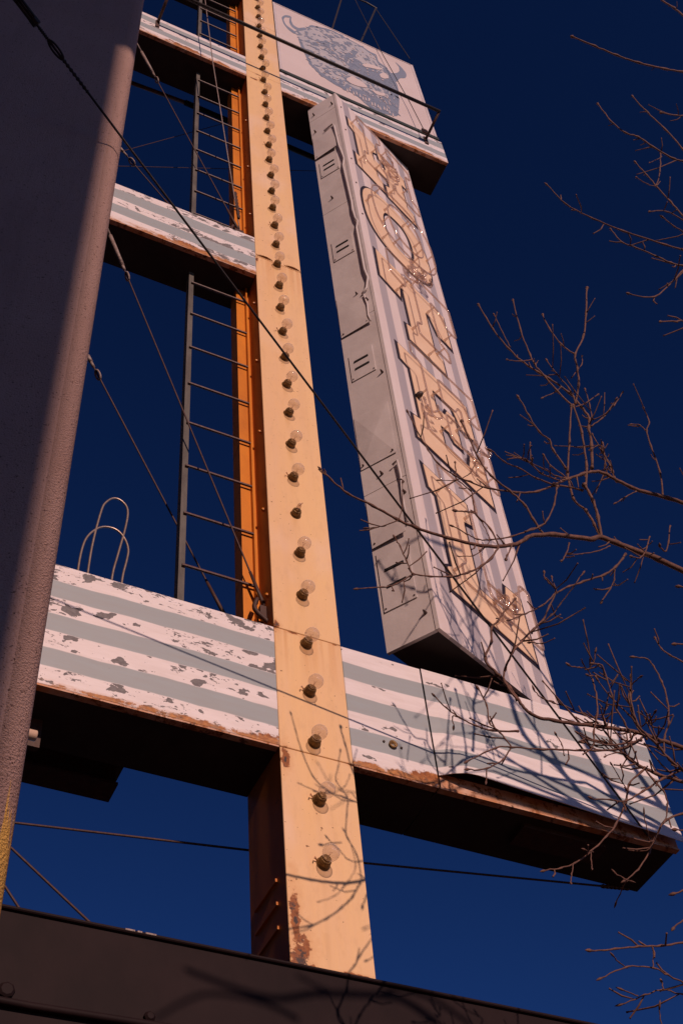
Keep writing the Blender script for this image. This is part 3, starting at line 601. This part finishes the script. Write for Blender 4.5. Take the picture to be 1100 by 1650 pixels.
# ------------------------------------------------------------------ service rails
pr = thing('service_rail', (2.4, 3.59, 12.6), 'dark pipe rail held out in front of the bison panel on two arms', 'rail')
YR = D - .30
bm = bmesh.new(); tube(bm, [(.96, YR, 12.645), (3.835, YR, 12.63)], .018, 10); obj('pipe', bm, m_black, pr, True)
for x, zf in ((.955, 12.55), (3.815, 12.56)):
    bm = bmesh.new(); tube(bm, [(x, D + .002, zf), (x + .012, YR, 12.635)], .015, 8); ar = obj('arm', bm, m_dark, pr, True)
    bm = bmesh.new(); box(bm, (x - .02, D - .012, zf - .11), (x + .02, D - .001, zf + .06)); obj('mount_plate', bm, m_dark, ar)
rb = thing('service_rail', (2.4, 4.5, 11.8), 'rusty pipe rail running behind the column below the upper crossbeam', 'rail')
bm = bmesh.new(); tube(bm, [at(170, 118, 4.5), at(300, 166, 4.5)], .022, 10); obj('pipe', bm, plain('orange brown pipe', (.16, .06, .03)), rb, True)
bm = bmesh.new(); a0 = at(298, 165, 4.5); a1 = at(500, 252, 4.5); tube(bm, [a0, a1, a1 + (a1 - a0) * .2], .030, 10); obj('pipe_sleeve', bm, m_black, rb, True)
# ------------------------------------------------------------------ guy wires
def wire(label, pts, r, mat=None, buckle=None, cat='wire', group=None, sag=0.):
    pts = [V(p) for p in pts]; o = thing('guy_wire', pts[0], label, cat, group)
    bm = bmesh.new(); P_ = []
    for a, b_ in zip(pts, pts[1:]):
        for k in range(12): P_.append(a.lerp(b_, k / 12) - V((0, 0, sag * math.sin(math.pi * k / 12))))
    P_.append(pts[-1]); tube(bm, P_, r, 7); obj('wire', bm, mat or m_wire, o, True)
    return o, pts
def turnbuckle(o, a, b_, r, mat):        # sleeve, two eyes and rods along a to b_
    a, b_ = V(a), V(b_); d = (b_ - a); L = d.length; d.normalize(); bm = bmesh.new()
    s, t2 = frame_at(d)
    for sg in (-1, 1): tube(bm, [a + d * L * .12 + s * r * 1.1 * sg, a + d * L * .88 + s * r * 1.1 * sg], r * .55, 6)
    for k in (.1, .9): tube(bm, [a + d * L * k - d * r * 1.2, a + d * L * k + d * r * 1.2], r * 1.75, 8)
    tube(bm, [a - d * r * 3, b_ + d * r * 3], r * .5, 6)
    obj('turnbuckle', bm, mat, o)
# the long cable from beside the camera to the end of the lowest beam
E_ = at(1047, 1352, D - .01); S_ = at(30, 0, 1.80); wv_ = E_ - S_
o, _ = wire('long black cable from upper left to the right end of the lowest crossbeam', [S_ - wv_ * .35, E_], .0050, m_black)
def along(u, v):                       # point on that cable seen near u, v
    r = ray(u, v); best = min((i / 2000 for i in range(-600, 2000)), key=lambda t: (S_ + wv_ * t).normalized().angle(r.normalized())); return S_ + wv_ * best
turnbuckle(o, along(22, -10), along(62, 40), .011, m_black)
bm = bmesh.new(); pa, pb = along(86, 68), along(104, 86); s, t2 = frame_at(pb - pa)
lk = [(pa + pb) / 2 + (pb - pa).normalized() * math.cos(t) * .045 + s * math.sin(t) * .013 for t in [2 * math.pi * k / 20 for k in range(20)]]; tube(bm, lk, .0045, 6, closed=True); obj('link', bm, m_black, o, True)
bm = bmesh.new(); P_ = []; R_ = []
for a, b_ in (((66, 44), (86, 68)), ((104, 86), (150, 143))):
    P_ = [along(*a).lerp(along(*b_), k / 40) for k in range(41)]; tube(bm, P_, [.0065 + .0022 * math.sin(k * 1.3) for k in range(41)], 7)
obj('wire_wrap', bm, m_black, o, True)
WX = .434
def anch(u, v): r = ray(u, v); return r * (WX / r.x)      # on the flank of the stucco wall
def guy(label, chain, y1, rod=m_rod, r=.005):
    (u0, v0), (u1, v1) = chain[0], chain[-1]; B = at(u1, v1, y1); A = at(u0, v0, y1 - .12); A = A + (A - B) * ((A.x - WX) / (B.x - A.x))
    o, p = wire(label, [A, B], r); L = (B - A)
    def al(u, v): rr_ = ray(u, v).normalized(); return A + L * min((i / 1000 for i in range(1001)), key=lambda t: (A + L * t).normalized().angle(rr_))
    a = al(*chain[1]); b_ = al(*chain[2]); bm = bmesh.new(); tube(bm, [a, b_], .013, 8); obj('sleeve', bm, rod, o, True)
    bm = bmesh.new(); tube(bm, [b_, b_ + L.normalized() * .05], .010, 6); s, t2 = frame_at(L); c = b_ + L.normalized() * .12
    tube(bm, [c + L.normalized() * math.cos(t) * .040 + s * math.sin(t) * .020 for t in [2 * math.pi * k / 16 for k in range(16)]], .007, 6, closed=True)
    tube(bm, [A, A.lerp(a, .5), a], .008, 6); obj('hook', bm, rod, o, True)
    bm = bmesh.new(); tube(bm, [B - L.normalized() * .30, B], [.008, .013], 7); obj('clamp', bm, m_dark, o, True)
    return o
guy('guy wire from the wall below the upper crossbeam to the middle crossbeam joint', [(222, 72), (229, 84), (247, 118), (386, 374)], 4.0)
guy('guy wire from under the middle crossbeam to the column above the lowest one', [(172, 365), (178, 380), (198, 428), (432, 992)], 4.0)
guy('guy wire vanishing behind the middle crossbeam', [(190, 234), (193, 240), (198, 246), (300, 362)], 4.35, r=.005)
guy('guy wire vanishing behind the lowest crossbeam, left of ladder', [(138, 566), (141, 574), (146, 584), (368, 1003)], 4.35, r=.0055)
wire('thin wire slanting down to the brown fascia beside the stucco wall', [at(-60, 1292, 4.3), at(172, 1512, 4.3)], .0055)
wire('short wire at the far lower left above the fascia', [at(-40, 1354, 4.3), at(46, 1486, 4.3)], .0055)
o, _ = wire('taut rod coming down in front of the upper crossbeam to the middle crossbeam joint', [at(322, -70, 3.62), at(343, 100, 3.70), at(387, 376, 3.99)], .0048, m_rod)
bm = bmesh.new(); a, b_ = at(379, 310, 3.93), at(385, 352, 3.96); tube(bm, [a.lerp(b_, k / 16) for k in range(17)], [.010 + .004 * (k % 2) for k in range(17)], 7); obj('turnbuckle', bm, m_dark, o)
for uv, nm_ in (((388, 378), 'dark shackle where the guys meet at the middle crossbeam'), ((433, 992), 'rusty shackle at the column above the lowest crossbeam')):
    c = at(*uv, 3.98); o = thing('shackle', c, nm_, 'shackle'); bm = bmesh.new()
    tube(bm, smoothpath([c + V(p) for p in ((-.06, 0, .10), (-.075, 0, .02), (-.02, -.01, -.05), (.03, -.01, -.09), (.035, -.01, -.02), (.0, 0, .03))], 4), .013, 7); obj('hoop', bm, m_dark, o, True)
    bm = bmesh.new(); box(bm, c + V((-.05, -.012, -.03)), c + V((.02, .012, .05))); obj('plate', bm, m_dark, o)
cb = at(590, 1391, 4.28); ce = at(1012, 1432, 4.26); ca = at(-60, 1316, 4.40)
o, _ = wire('long level cable behind the column to the back corner of the lowest crossbeam', [ca, at(400, 1370, 4.40), at(590, 1391, 4.40), ce], .0055, m_wire)
bm = bmesh.new(); pa = at(968, 1428, 4.28); tube(bm, [pa.lerp(ce, k / 14) for k in range(15)], [.009 + .003 * (k % 2) for k in range(15)], 7); obj('wire_wrap', bm, m_dark, o)
wire('faint wire crossing the sky left of the ladder, higher one', [at(120, 265, 4.6), at(400, 188, 4.6)], .0035)
wire('faint wire crossing the sky behind the column, lower one', [at(120, 266, 4.6), at(530, 276, 4.6)], .0035)
wp = at(684, 212, D - .08)
o, _ = wire('thin stay from above the bison panel down to the rail arm', [at(552, -40, D - .02), at(612, 80, D - .04), at(660, 165, D - .06), wp], .0042, m_black)
bm = bmesh.new(); box(bm, wp + V((-.03, -.01, -.03)), wp + V((.03, .01, .05))); obj('shackle_plate', bm, m_dark, o)
# ------------------------------------------------------------------ hoops and steel behind the beam
for pts, lb in (([(143, 915), (151, 870), (164, 822), (172, 809), (184, 803), (197, 808), (206, 822), (203, 848), (190, 895), (181, 930)], 'taller bent metal hoop behind the lowest crossbeam'), ([(127, 912), (134, 880), (142, 864), (155, 853), (170, 849), (188, 854), (201, 868), (207, 886), (204, 905), (197, 935)], 'lower wider bent metal hoop behind the lowest crossbeam')):
    P_ = [at(u, v, 4.20) for u, v in pts]; d0 = V((0, 0, 1)); P_ = [P_[0] - d0 * .35] + P_ + [P_[-1] - d0 * .3]
    bm = bmesh.new(); tube(bm, smoothpath(P_, 4), .0062, 8); tag(obj('metal_hoop', bm, m_alu, smooth=True, origin=P_[0]), lb, 'hoop', 'bent hoops behind the lowest crossbeam')
ib = thing('steel_beam', (.9, 4.5, 3.85), 'dark steel beam stub jutting from the stucco wall under the lowest crossbeam', 'beam')
za, zb_ = 3.995, 4.05
y0 = 4.42
bm = bmesh.new(); x1 = 1.30; box(bm, (.428, y0, 3.993), (x1 + .02, y0 + .13, 4.006)); box(bm, (.428, y0 + .05, 3.90), (x1, y0 + .065, 3.993)); box(bm, (.428, y0, 3.887), (x1, y0 + .13, 3.90)); obj('i_beam', bm, m_dark, ib)
for x in (.98, 1.06, 1.13, 1.2): bm = bmesh.new(); box(bm, (x, y0 + .04, 4.007), (x + .02, y0 + .08, 4.03)); obj('bolt', bm, m_dark, ib)
pn = at(30, 1183, 3.95); pe = at(58, 1186, 3.95)
st = thing('pipe_stub', pe, 'pale pipe stub poking out of the stucco wall under the lowest crossbeam', 'pipe')
bm = bmesh.new(); tube(bm, [V((.4, pe.y, pe.z)), pe, pe + V((.004, 0, 0))], [.023, .023, .018], 12); obj('pipe', bm, plain('cream pipe', (.62, .42, .30)), st, True)
bm = bmesh.new(); a = at(45, 1200, 4.2); box(bm, (.428, 4.1, 3.70), (.86, 4.13, 3.88)); obj('bracket', bm, m_dark, st)
# ------------------------------------------------------------------ the bare tree
YT = 2.50; TRUNK = V((5.35, 2.35, -1.6))
tree = thing('bare_tree', TRUNK, 'leafless street tree reaching in from the right with budded twigs', 'tree')
bm = bmesh.new(); tp = smoothpath([TRUNK + V(p) for p in ((0, 0, 0), (.03, .02, 2), (-.04, .05, 4.2), (.05, 0, 6.5), (.0, .08, 9), (.1, .1, 11))], 6); tube(bm, tp, [.16 * (1 - .75 * i / len(tp)) for i in range(len(tp))], 14); obj('trunk', bm, m_bark_, tree, True)
rt = random.Random(11)
def limb(pts, w0, w1, y=YT, conn=None, twigs=.0, dy=.10):
    """pts run from the tip to the thick end; w0, w1 widths in photo pixels"""
    n = len(pts); yo = rt.uniform(-dy, dy); P_ = []
    for i, q in enumerate(pts):
        yy = q[2] if len(q) > 2 else y + yo * (1 - i / max(1, n - 1)) * (1 if n > 2 else .5)
        P_.append(at(q[0], q[1], yy))
    P_ = smoothpath(P_, 5); N = len(P_); P_ = [p + V([rt.gauss(0, 1) for _ in range(3)]) * .0009 for p in P_]
    R_ = []
    for i, p in enumerate(P_):
        w_ = .88 * (w0 + (w1 - w0) * (i / max(1, N - 1)) ** .85); k = 1.45 if (i % 5 == 0 and w_ < 5) else (1.12 if i % 7 == 3 else .94)
        R_.append(max(.0017, w_ * .5 * depth(p) / FPX * k))
    bm = bmesh.new()
    lathe(bm, P_[0], (P_[0] - P_[1]), [(R_[0] * .8, -.004), (R_[0] * 1.6, .006), (R_[0] * 1.2, .014), (R_[0] * .2, .022)], 6)   # end bud
    if conn:
        e = P_[-1]; T = V((TRUNK.x, TRUNK.y + .05, min(e.z - conn, 8.3))); mid_ = e.lerp(T, .5) + (e - P_[-2]).normalized() * .25
        ext = smoothpath([P_[-1], e.lerp(mid_, .5) + (e - P_[-2]).normalized() * .05, mid_, T], 5)[1:]; r1 = R_[-1]; R_ += [r1 + (max(.045, r1 * 1.6) - r1) * (k + 1) / len(ext) for k in range(len(ext))]; P_ += ext
    tube(bm, P_, R_, 8 if w1 > 5 else 6)
    for k in range(3, N - 2):           # spurs and short side twigs
        if rt.random() < twigs:
            p = P_[k]; t = (P_[k - 1] - P_[k + 1]).normalized(); a, b_ = frame_at(t); an = rt.uniform(0, 6.28); d = (t * .7 + (a * math.cos(an) + b_ * math.sin(an)) * .8).normalized(); L = rt.uniform(.02, .09) if rt.random() < .75 else rt.uniform(.1, .22)
            q1 = p + d * L * .5 + V([rt.gauss(0, .006) for _ in range(3)]); q2 = q1 + (d + V((0, 0, .3))).normalized() * L * .5
            tube(bm, [p, q1, q2, q2 + (q2 - q1) * .12], [min(R_[k] * .7, .005), .0029, .0022, .0034], 5)
    if n <= 3 and not conn:
        me_ = bpy.data.meshes.new('tmp'); bm.to_mesh(me_); bm.free(); fine.from_mesh(me_); bpy.data.meshes.remove(me_); return
    return obj('branch', bm, m_bark_, tree, True)
fine = bmesh.new()
def c6(*p): return [(740 + x / 3.056, 440 + y / 3.056) for x, y in p]
def c3(*p): return [(700 + x / 2.75, 1100 + y / 2.75) for x, y in p]
def cd(*p): return [(780 + x / 3.4375, y / 3.4375) for x, y in p]
def c8(*p): return [(860 + x / 4.583, 860 + y / 4.583) for x, y in p]
TW = .15
# upper cluster
limb(c6((470, 1040), (540, 1012), (600, 992), (680, 978), (780, 1022), (860, 1062), (1000, 1100), (1110, 1135), (1220, 1160)), 4, 9, conn=1.2, twigs=TW)
limb(c6((95, 160), (160, 270), (240, 370), (300, 430), (390, 490), (440, 520), (540, 590), (600, 660), (640, 720), (635, 760), (650, 850), (650, 960)), 2.4, 5.5, twigs=TW)
limb(c6((262, 135), (300, 280), (345, 400), (370, 450), (420, 510), (480, 580), (555, 655)), 2.2, 4, twigs=TW)
limb(c6((625, 75), (622, 200), (610, 310), (568, 400), (580, 470), (585, 550), (570, 645)), 3, 4, twigs=.1)
limb(c6((408, 205), (440, 270), (500, 350), (568, 402)), 2.2, 3, twigs=TW)
limb(c6((560, 655), (600, 780), (625, 950), (620, 1060)), 3.4, 4.5, twigs=TW)
limb(c6((548, 660), (540, 830), (530, 980)), 2.6, 4, twigs=TW)
limb(c6((800, 590), (760, 650), (700, 715), (645, 755)), 1.8, 3, twigs=.3)
limb(c6((768, 625), (720, 690), (655, 722)), 1.8, 2.6, twigs=.3)
limb(c6((618, 575), (640, 650), (652, 720)), 1.8, 2.6, twigs=.3)
limb(c6((680, 598), (620, 640), (560, 662)), 2, 2.6)
limb(c6((600, 410), (600, 450), (550, 515)), 1.6, 2)
limb(c6((430, 435), (480, 500), (540, 570), (570, 640)), 1.8, 3, twigs=.4)
limb(c6((410, 612), (470, 585), (500, 560)), 1.8, 2.2)
limb(c6((170, 205), (210, 290), (250, 365)), 1.6, 2.2)
limb(c6((235, 428), (300, 434), (355, 426)), 1.8, 2.4)
limb(c6((770, 1020), (740, 940), (700, 880), (650, 790)), 2.8, 2.4, twigs=.4)
limb(c6((292, 615), (340, 700), (390, 780), (440, 820), (460, 870), (525, 965)), 2.4, 4, twigs=.15)
limb(c6((415, 900), (450, 950), (530, 1010)), 2, 3)
limb(c6((160, 875), (220, 930), (290, 960), (380, 1010), (480, 1050)), 2.4, 3.5, twigs=.15)
limb(c6((240, 915), (310, 912), (350, 935), (400, 985), (500, 1025)), 2, 3.2, twigs=.6)
limb(c6((300, 915), (400, 960), (480, 1000), (540, 1015)), 1.8, 3, twigs=.6)
limb(c6((345, 840), (350, 920)), 1.6, 2)
limb([(657, 665), (667, 685), (681, 711), (704, 745), (732, 766), (757, 776), (785, 786), (830, 793), (866, 792), (896, 782), (938, 790)], 2.2, 4.5, twigs=TW)
limb(c6((620, 1050), (655, 1120), (680, 1200), (695, 1283), (697, 1305)), 5, 6)
limb(c6((530, 990), (560, 1110), (620, 1170), (665, 1240), (692, 1295)), 3.6, 5.5, twigs=TW)
limb(c6((480, 1055), (465, 1140), (432, 1215), (390, 1250), (320, 1275)), 3.2, 3, twigs=.2)
limb([(743.6, 680), (753.6, 702), (770.6, 738), (790, 766), (820, 790), (846, 815), (857, 835), (876, 862)], 3.4, 4.5, twigs=.12)
limb(c6((905, 665), (932, 735), (920, 775), (940, 850), (985, 980), (1000, 1105)), 2, 3.4, twigs=.12)
limb(c6((850, 745), (885, 748), (920, 778)), 1.6, 2.2, twigs=.4)
limb(c6((705, 840), (715, 900), (740, 950), (760, 1010)), 2, 2.6, twigs=.7)
limb(c6((640, 870), (700, 850), (720, 950)), 1.8, 2.4, twigs=.7)
limb(c6((770, 1130), (820, 1100), (870, 1075)), 1.8, 2.4, twigs=.4)
limb([(963, 938), (972, 905), (988, 908), (990, 893), (998, 880), (1004, 862)], 2, 3.4, twigs=.3) if 0 else None
# the long lower limb whose tip reaches the column
limb([(517, 757), (533, 772), (560, 795), (600, 815), (640, 837), (670, 850), (712, 864), (758, 876), (791, 881), (826, 878), (842, 871), (858, 863), (900, 862), (950, 869), (968, 866), (1010, 882), (1060, 901), (1110, 925), (1180, 955)], 2.2, 12, conn=1.0, twigs=.10, dy=.03)
limb([(577, 948), (616, 946), (639, 941), (665, 926), (693, 929), (725, 929), (752, 923), (775, 912), (791, 899), (802, 882)], 2.2, 4.2, twigs=.15, dy=.03)
limb([(636, 866), (644, 880), (654, 903), (664, 925)], 2.2, 2.8, twigs=.2)
limb([(735, 823), (750, 824), (764, 826)], 3, 3); limb([(733, 746), (734, 760), (735, 772), (757, 790), (762, 808), (766, 828), (789, 851), (804, 881)], 2, 3.4, twigs=.1)
limb([(709, 774), (735, 773), (757, 762), (766, 742)], 1.5, 2); limb([(730, 848), (752, 860), (769, 869), (789, 870), (824, 864), (856, 853), (878, 843)], 2, 3.4, twigs=.1)
limb([(762, 826), (776, 842), (788, 868), (780, 883), (762, 895), (736, 896)], 1.8, 2); limb([(814, 900), (817, 895), (824, 878)], 3, 3.4)
limb([(592, 851), (605, 850), (618, 847), (643, 838)], 2, 2.8, twigs=.2); limb([(648, 780), (648, 814), (642, 838)], 1.4, 2)
limb(c8((205, 200), (235, 150), (260, 70)), 2.4, 2.8, twigs=.3); limb(c8((500, 495), (560, 410), (590, 340), (590, 265)), 2.4, 2.6, twigs=.3)
limb(c8((270, 150), (350, 150), (460, 130), (560, 90)), 1.8, 2.4)
limb(c8((720, 170), (790, 175), (830, 100), (850, 20)), 2.6, 2.6, twigs=.4); limb(c8((925, 95), (970, 130), (990, 60), (1000, -60)), 2.6, 2.6, twigs=.3)
limb(c8((675, 150), (600, 245), (510, 305), (360, 355), (260, 390), (165, 435), (60, 530), (-60, 590), (-180, 640)) [::-1], 2, 4.5, twigs=.12)
limb(c8((75, 290), (80, 335), (150, 400), (160, 430), (110, 540), (60, 640), (0, 700), (-90, 790), (-160, 880), (-215, 1000), (-215, 1100), (-120, 1230)), 2.2, 5, twigs=.12)
limb(c8((130, 325), (155, 395)), 1.8, 2.4); limb(c8((360, 290), (290, 390), (190, 520), (130, 600), (30, 680)), 2, 3, twigs=.2); limb(c8((-30, 800), (60, 810), (155, 770)), 2.2, 1.8)
# lower right cluster
limb([(828, 966), (808, 990), (802, 1001), (791, 1011), (791, 1034), (781, 1062), (800, 1085), (820, 1107), (838, 1133), (853, 1149), (875, 1158), (925, 1166), (976, 1172), (1027, 1180), (1064, 1193), (1105, 1206), (1180, 1225)], 2.4, 9, conn=.8, twigs=TW, dy=.04)
limb(c3((680, 250), (740, 262), (800, 282), (850, 330), (920, 375), (1000, 410), (1110, 442), (1250, 480)), 3.4, 8, conn=.8, twigs=.35)
limb(c3((870, -20), (865, 60), (900, 190), (980, 270), (1040, 340), (1110, 395), (1250, 480)), 2.4, 6, conn=.8, twigs=.4)
limb(c8((740, 912), (835, 925), (880, 980), (940, 1090), (985, 1240), (990, 1400), (960, 1500), (955, 1620)), 2.4, 3.6, twigs=.15)
limb(c8((895, 775), (940, 850), (1000, 895), (1110, 950)), 2.4, 3.4, conn=.5, twigs=.15); limb(c8((1050, 815), (1120, 818)), 3, 3, conn=.5); limb(c8((1075, 390), (1120, 395)), 3, 3, conn=.5)
limb(c8((260, 975), (330, 990), (390, 1000), (430, 1080), (460, 1200), (465, 1330), (440, 1460), (440, 1560)), 2.4, 3.4, twigs=.2)
limb(c8((450, 875), (435, 950), (400, 1005)), 2, 2.6, twigs=.3); limb(c8((440, 960), (500, 975), (540, 1080), (570, 1190), (610, 1300), (670, 1400), (710, 1490), (700, 1560), (640, 1590)), 2.4, 4, twigs=.3)
limb(c8((400, 1048), (460, 1055), (540, 1080)), 2.2, 2.6, twigs=.3); limb(c8((470, 1085), (560, 1200), (700, 1340), (750, 1400), (830, 1520)), 2, 4, twigs=.3)
limb(c8((665, 1075), (720, 1112), (695, 1200), (735, 1370), (770, 1440)), 2.2, 3.2, twigs=.2); limb(c8((775, 1062), (720, 1112)), 2, 2.4)
limb(c8((885, 1325), (850, 1380), (780, 1430)), 2.4, 2.8, twigs=.5); limb(c8((785, 1330), (850, 1385), (900, 1500), (920, 1600)), 2.2, 3, twigs=.5)
limb(c8((150, 1250), (230, 1275), (350, 1330), (450, 1390), (530, 1470), (600, 1590)), 2.4, 3.4, twigs=.2)
limb(c8((0, 1160), (60, 1215), (150, 1252)), 1.8, 2.6); limb(c8((545, 1275), (510, 1340), (540, 1430), (560, 1560)), 2.2, 3, twigs=.4); limb(c8((620, 1320), (530, 1335), (450, 1345)), 1.8, 2, twigs=.4)
limb(c8((165, 1490), (205, 1560), (220, 1640)), 2, 2.2); limb(c8((330, 1480), (420, 1530), (560, 1560), (660, 1550), (740, 1540), (800, 1500)), 2.2, 4, twigs=.4)
limb(c8((370, 1540), (460, 1570), (560, 1600), (640, 1590), (730, 1545)), 2, 3, twigs=.4)
limb(c3((145, 348), (270, 290), (340, 285), (480, 296), (650, 300), (720, 300), (830, 292), (915, 255)), 2.6, 4.2, twigs=.18)
limb(c3((150, 385), (230, 380), (300, 340), (338, 288)), 2.6, 3.2, twigs=.2); limb(c3((228, 438), (230, 380)), 2.2, 2.6)
limb(c3((195, 28), (230, 100), (240, 175), (290, 220), (338, 284)), 2.6, 3.2, twigs=.2); limb(c3((0, 62), (50, 110), (110, 155), (180, 190), (255, 212), (370, 216)), 2.2, 4, y=3.5, twigs=.15); limb(c3((85, 192), (78, 150), (110, 155)), 2.2, 2.4, y=3.5)
limb(c3((695, 515), (780, 520), (845, 525), (920, 482), (1010, 425), (1110, 380)), 2.4, 4.5, twigs=.2)
limb(c3((485, 832), (560, 822), (620, 800), (690, 750), (760, 680), (800, 630), (845, 530), (860, 450), (915, 395), (930, 375)), 2.4, 4.2, twigs=.15); limb(c3((598, 888), (608, 850), (612, 805)), 2.2, 2.4)
limb(c3((695, 825), (692, 785), (690, 752)), 1.8, 2.2); limb(c3((665, 740), (700, 752)), 1.8, 2)
limb(c3((845, 875), (900, 830), (950, 750), (970, 700), (1020, 612), (1110, 578), (1200, 560)), 2.2, 5, conn=.7, twigs=.15); limb(c3((798, 845), (850, 875)), 1.8, 2.4); limb(c3((805, 970), (830, 910), (850, 880)), 2, 2.6, twigs=.3)
limb(c3((860, 880), (800, 845)), 1.8, 2); limb(c3((880, 745), (950, 735), (1000, 640)), 1.8, 2.4); limb(c3((1020, 612), (1030, 540), (1010, 480), (965, 430), (930, 380)), 2.4, 4, twigs=.3)
limb(c3((925, 580), (940, 660), (960, 710)), 1.8, 2.2); limb(c3((785, 365), (830, 440), (850, 470)), 1.8, 2.4, twigs=.5); limb(c3((755, 325), (830, 310), (900, 360)), 1.8, 2.6, twigs=.5)
limb(c3((1070, 650), (1110, 655)), 3, 3, conn=.4); limb(c3((1065, 935), (1110, 915)), 3, 3, conn=.4); limb(c3((1060, 1082), (1110, 1045)), 3, 3, conn=.4)
# upper right twigs
limb(cd((940, -60), (980, 0), (1050, 45), (1110, 95), (1200, 160)), 2.6, 4.5, y=1.5, conn=1.5, twigs=.2)
limb(cd((490, 205), (610, 255), (730, 305), (850, 347), (1000, 382), (1110, 400), (1260, 420)), 2.8, 4.2, y=1.5, conn=1.5, twigs=.12)
limb(cd((820, 535), (900, 620), (1000, 715), (1110, 840), (1200, 930)), 2, 3.6, y=1.5, conn=1.2, twigs=.12)
limb(cd((628, 575), (700, 670), (780, 735), (850, 758), (930, 812), (1050, 880), (1110, 895), (1250, 930)), 2.2, 3.8, y=1.5, conn=1.2, twigs=.15)
limb(cd((835, 902), (900, 970), (950, 1030), (1030, 1120), (1110, 1210), (1220, 1330)), 2, 3.8, y=1.5, conn=1.2, twigs=.12)
limb(cd((975, 850), (970, 950), (950, 1030)), 2, 2.4, y=1.5); limb(cd((840, 985), (900, 1020), (945, 1032)), 1.8, 2.2, y=1.5); limb(cd((915, 902), (980, 870)), 1.4, 1.6, y=1.5)
limb(cd((350, 1025), (450, 1130), (600, 1210), (770, 1280), (1000, 1355), (1110, 1388), (1260, 1430)), 1.8, 4.4, y=1.5, conn=1.2, twigs=.12)
limb(cd((700, 1272), (760, 1340), (840, 1372), (950, 1420), (1030, 1455), (1110, 1475), (1250, 1500)), 2, 3.8, y=1.5, conn=1.2, twigs=.15)
limb(cd((915, 1170), (1010, 1172), (1110, 1225), (1200, 1280)), 2.2, 3, y=1.5, conn=1.2, twigs=.2); limb(cd((980, 625), (1060, 640), (1120, 642), (1200, 660)), 2.6, 3, y=1.5, conn=1.2, twigs=.3); limb(cd((990, 1205), (1050, 1255), (1110, 1290), (1200, 1340)), 2, 3, y=1.5, conn=1.2)
limb(cd((800, 1630), (940, 1642), (1050, 1550), (1110, 1490), (1200, 1440)), 2.4, 3.6, y=1.5, conn=1., twigs=.2)
limb(c6((990, 240), (1080, 236), (1120, 240), (1200, 250)), 2.6, 3.4, y=1.5, conn=1., twigs=.4)
# lower right twigs against the sky
limb(c3((690, 1190), (800, 1180), (900, 1170), (1000, 1165), (1110, 1150), (1250, 1130)), 3, 4, conn=.5, twigs=.12)
limb(c3((740, 1310), (850, 1260), (970, 1265), (1030, 1295), (1110, 1335), (1250, 1390)), 2.4, 3.4, conn=.5, twigs=.12); limb(c3((790, 1212), (815, 1240), (850, 1262)), 2, 2.4); limb(c3((965, 1180), (968, 1265)), 1.8, 2)
limb(c3((830, 1425), (930, 1385), (1010, 1360), (1110, 1382), (1250, 1400)), 2.2, 3.2, conn=.5, twigs=.15); limb(c3((835, 1362), (900, 1390)), 2, 2.2); limb(c3((1005, 1330), (1012, 1362)), 2.4, 2.4); limb(c3((992, 1445), (1005, 1530), (1040, 1600)), 2.2, 2.6)
# limbs outside the picture, on the sunny side, whose shadows fall on the sign
def caster(px, s, w_m, y=D, end=True):
    sd = SUN / -SUN.y; P_ = [at(u, v, y) + sd * (s + .12 * math.sin(i * 1.7)) for i, (u, v) in enumerate(px)]
    P_ = smoothpath(P_, 5); bm = bmesh.new(); N = len(P_); tube(bm, P_, [w_m * (.75 + .5 * i / N) for i in range(N)], 8); obj('branch', bm, m_bark_, tree, True)
caster([(820, 1122), (836, 1173), (856, 1205), (896, 1245), (933, 1293), (962, 1318), (1010, 1370)], 2.2, .020)
caster([(845, 1151), (871, 1191), (889, 1220), (904, 1253), (933, 1293)], 2.2, .014)
caster([(922, 1165), (940, 1195), (962, 1235), (976, 1271), (1002, 1318), (1040, 1380)], 2.4, .030)
caster([(990, 1150), (1000, 1200), (1020, 1240), (1060, 1300)], 2.1, .018)
caster([(700, 905), (740, 1000), (790, 1060), (822, 1130)], 3.5, .010); caster([(690, 985), (735, 1030), (800, 1100), (845, 1150)], 3.4, .009); caster([(715, 945), (740, 1010), (760, 1090), (800, 1120)], 3.5, .008)
caster([(640, 905), (660, 917), (690, 912), (740, 900)], 3.6, .012)
caster([(300, 1560), (380, 1590), (448, 1607), (513, 1599), (620, 1603), (658, 1614), (703, 1645)], 4.4, .014, y=3.86)
caster([(480, 1570), (540, 1598), (610, 1600), (640, 1590), (700, 1610), (760, 1650)], 4.4, .009, y=3.86); caster([(250, 1640), (330, 1600), (420, 1612), (480, 1640)], 4.5, .009, y=3.86)
tag(obj('fine_twigs', fine, m_bark_, tree, True), kind='stuff')
